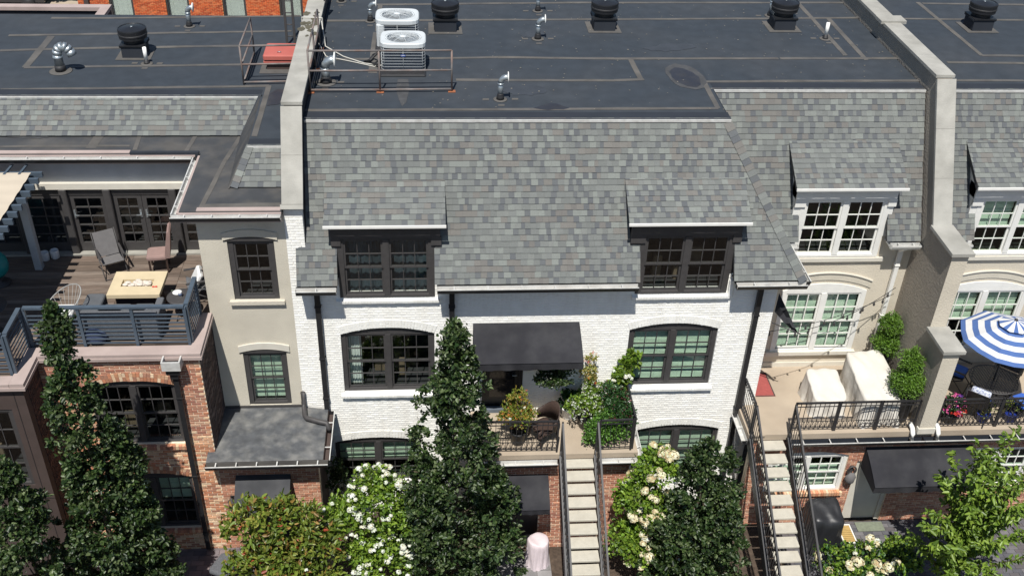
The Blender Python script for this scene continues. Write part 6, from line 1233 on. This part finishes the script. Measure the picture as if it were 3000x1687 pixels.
shrub('potted_plant', 'leafy green plant in the white ceramic pot', [(3.15, -.28, 3.66, .24, .2, .2)], 28, 20, .08, DEEP, (), 'plant', base=(3.15, -.28, ZT+.34))
pot('dark pot under the mass of small white flowers', 3.5, -.62, ZT, .18, .3, M_BLACK)
shrub('potted_plant', 'mass of small white flowers spilling from a dark terrace pot', [(3.5, -.62, 3.7, .42, .34, .32), (3.66, -.4, 3.98, .28, .22, .3)], 100, 20, .06, BRIGHT, [('s', 130, (.8, 1.4))], 'plant', base=(3.5, -.62, ZT+.3))
shrub('potted_plant', 'airy plant with yellow and pink blooms at the awning corner', [(3.55, -.3, 4.35, .24, .18, .4), (3.6, -.25, 4.75, .16, .14, .22)], 44, 16, .05, L3([(150, 150, 80), (120, 130, 60), (170, 150, 90)]), [('r', 4, (.7, 1)), ('o', 14, (.5, .8)), ('s', 14, (.8, 1.2))], 'plant', base=(3.55, -.3, ZT+.32))
pot('dark pot of the airy flowering plant at the awning corner', 3.6, -.2, ZT, .15, .34, M_BLACK)
shrub('round_bush', 'dense clipped round green bush beside the stair top', [(3.98, -1.1, 3.5, .46, .34, .42), (3.72, -1.2, 3.42, .34, .28, .34)], 200, 24, .055, L3([(84, 124, 44), (70, 108, 40), (98, 138, 54)]), (), 'shrub', base=(3.95, -1.1, ZT))
shrub('round_bush', 'darker bush with reddish leaves behind the iron railing corner', [(4.22, -.95, 3.7, .34, .36, .46), (4.1, -.6, 3.9, .32, .28, .4)], 170, 24, .055, DEEP+L3([(96, 60, 52)]), [('s', 8, (.8, 1.2))], 'shrub', base=(4.2, -.9, ZT), pw=[.34, .32, .26, .08])
shrub('climbing_vine', 'bright green vine climbing the white wall beside the window', [(4.25, -.16, 3.85, .26, .13, .3), (4.4, -.15, 4.2, .23, .12, .32), (4.52, -.14, 4.55, .22, .11, .28), (4.6, -.12, 4.85, .14, .08, .18)], 150, 20, .075, BRIGHT, [('w', 7, (.5, .7))], 'vine', base=(4.25, -.2, ZT))
t = shrub('hanging_basket', 'dark trailing hanging basket under the black awning', [(2.75, -.55, 4.56, .42, .3, .26)], 90, 22, .06, OAK, [('s', 16, (.7, 1))], 'hanging basket', base=(2.75, -.55, 4.5), stems=False)
k = MB(); k.lathe([(0, 4.38), (.14, 4.4), (.2, 4.55), (.19, 4.55)], c=(2.75, -.55, 0), n=18); part('bowl', k, M_WICK, t); k = MB(); k.tube([(2.6, -.55, 4.55), (2.75, -.55, 5.2), (2.9, -.55, 4.55)], .006, 5); part('chain', k, M_IRON, t)
# thujas by the stepped wall
for (x, y, lb, lumps) in ((11.12, .95, 'potted two tier thuja against the stepped wall near the window', [(11.12, .9, 4.2, .3, .3, .36), (11.08, .9, 4.75, .23, .23, .32)]), (11.12, -.62, 'potted two tier thuja against the stepped wall near the railing', [(11.1, -.55, 4.15, .36, .36, .42), (11.04, -.45, 4.72, .25, .25, .34)])):
    pot('tall black planter of the ' + ('thuja near the window' if y > 0 else 'thuja near the railing'), x, y, ZT, .2, .75, M_BLACK, 'planter'); shrub('thuja', lb, lumps, 330, 34, .05, THUJ, (), 'plant', 'potted thujas', (x, y, ZT+.72), aspect=.4)
# flowers on the far right terrace
pot('dark pot of pink and purple flowers below the parasol', 12.28, -.7, ZT, .22, .26, M_BLACK)
shrub('potted_plant', 'pink and purple flowers with a red bloom below the parasol', [(12.25, -.7, 3.55, .34, .24, .25)], 50, 22, .055, DEEP, [('p', 26, (.9, 1.5)), ('v', 12, (.9, 1.4)), ('r', 5, (1.5, 2.4))], 'plant', base=(12.28, -.7, ZT+.25))
MBLUEP = mat('cobalt_glaze', srgb(40, 56, 130), .3)
pot('cobalt blue pot closest to the pink flowers', 13.1, -.74, ZT, .16, .24, MBLUEP); pot('cobalt blue pot away from the pink flowers', 13.78, -.76, ZT, .16, .24, MBLUEP)
for x, lb in ((13.1, 'wispy plant in the cobalt pot closest to the pink flowers'), (13.78, 'wispy plant in the cobalt pot away from the pink flowers')): shrub('potted_plant', lb, [(x, -.74, 3.5, .22, .2, .2)], 22, 14, .05, OLIVE[:4], (), 'plant', base=(x, -.74, ZT+.22), aspect=.35)
# trees across the back street
for px, lb in (((150, -4), 'bright green street tree across the back street'), ((225, -10), 'street tree beside the orange brick building')):
    c = onZ(*px, 0); shrub('street_tree', lb, [(c[0], c[1], 2.2, 1.6, 1.4, 1.3), (c[0]+1, c[1], 1.6, 1.2, 1.2, 1)], 120, 30, .22, BRIGHT, (), 'tree', 'street trees', (c[0], c[1], 0))
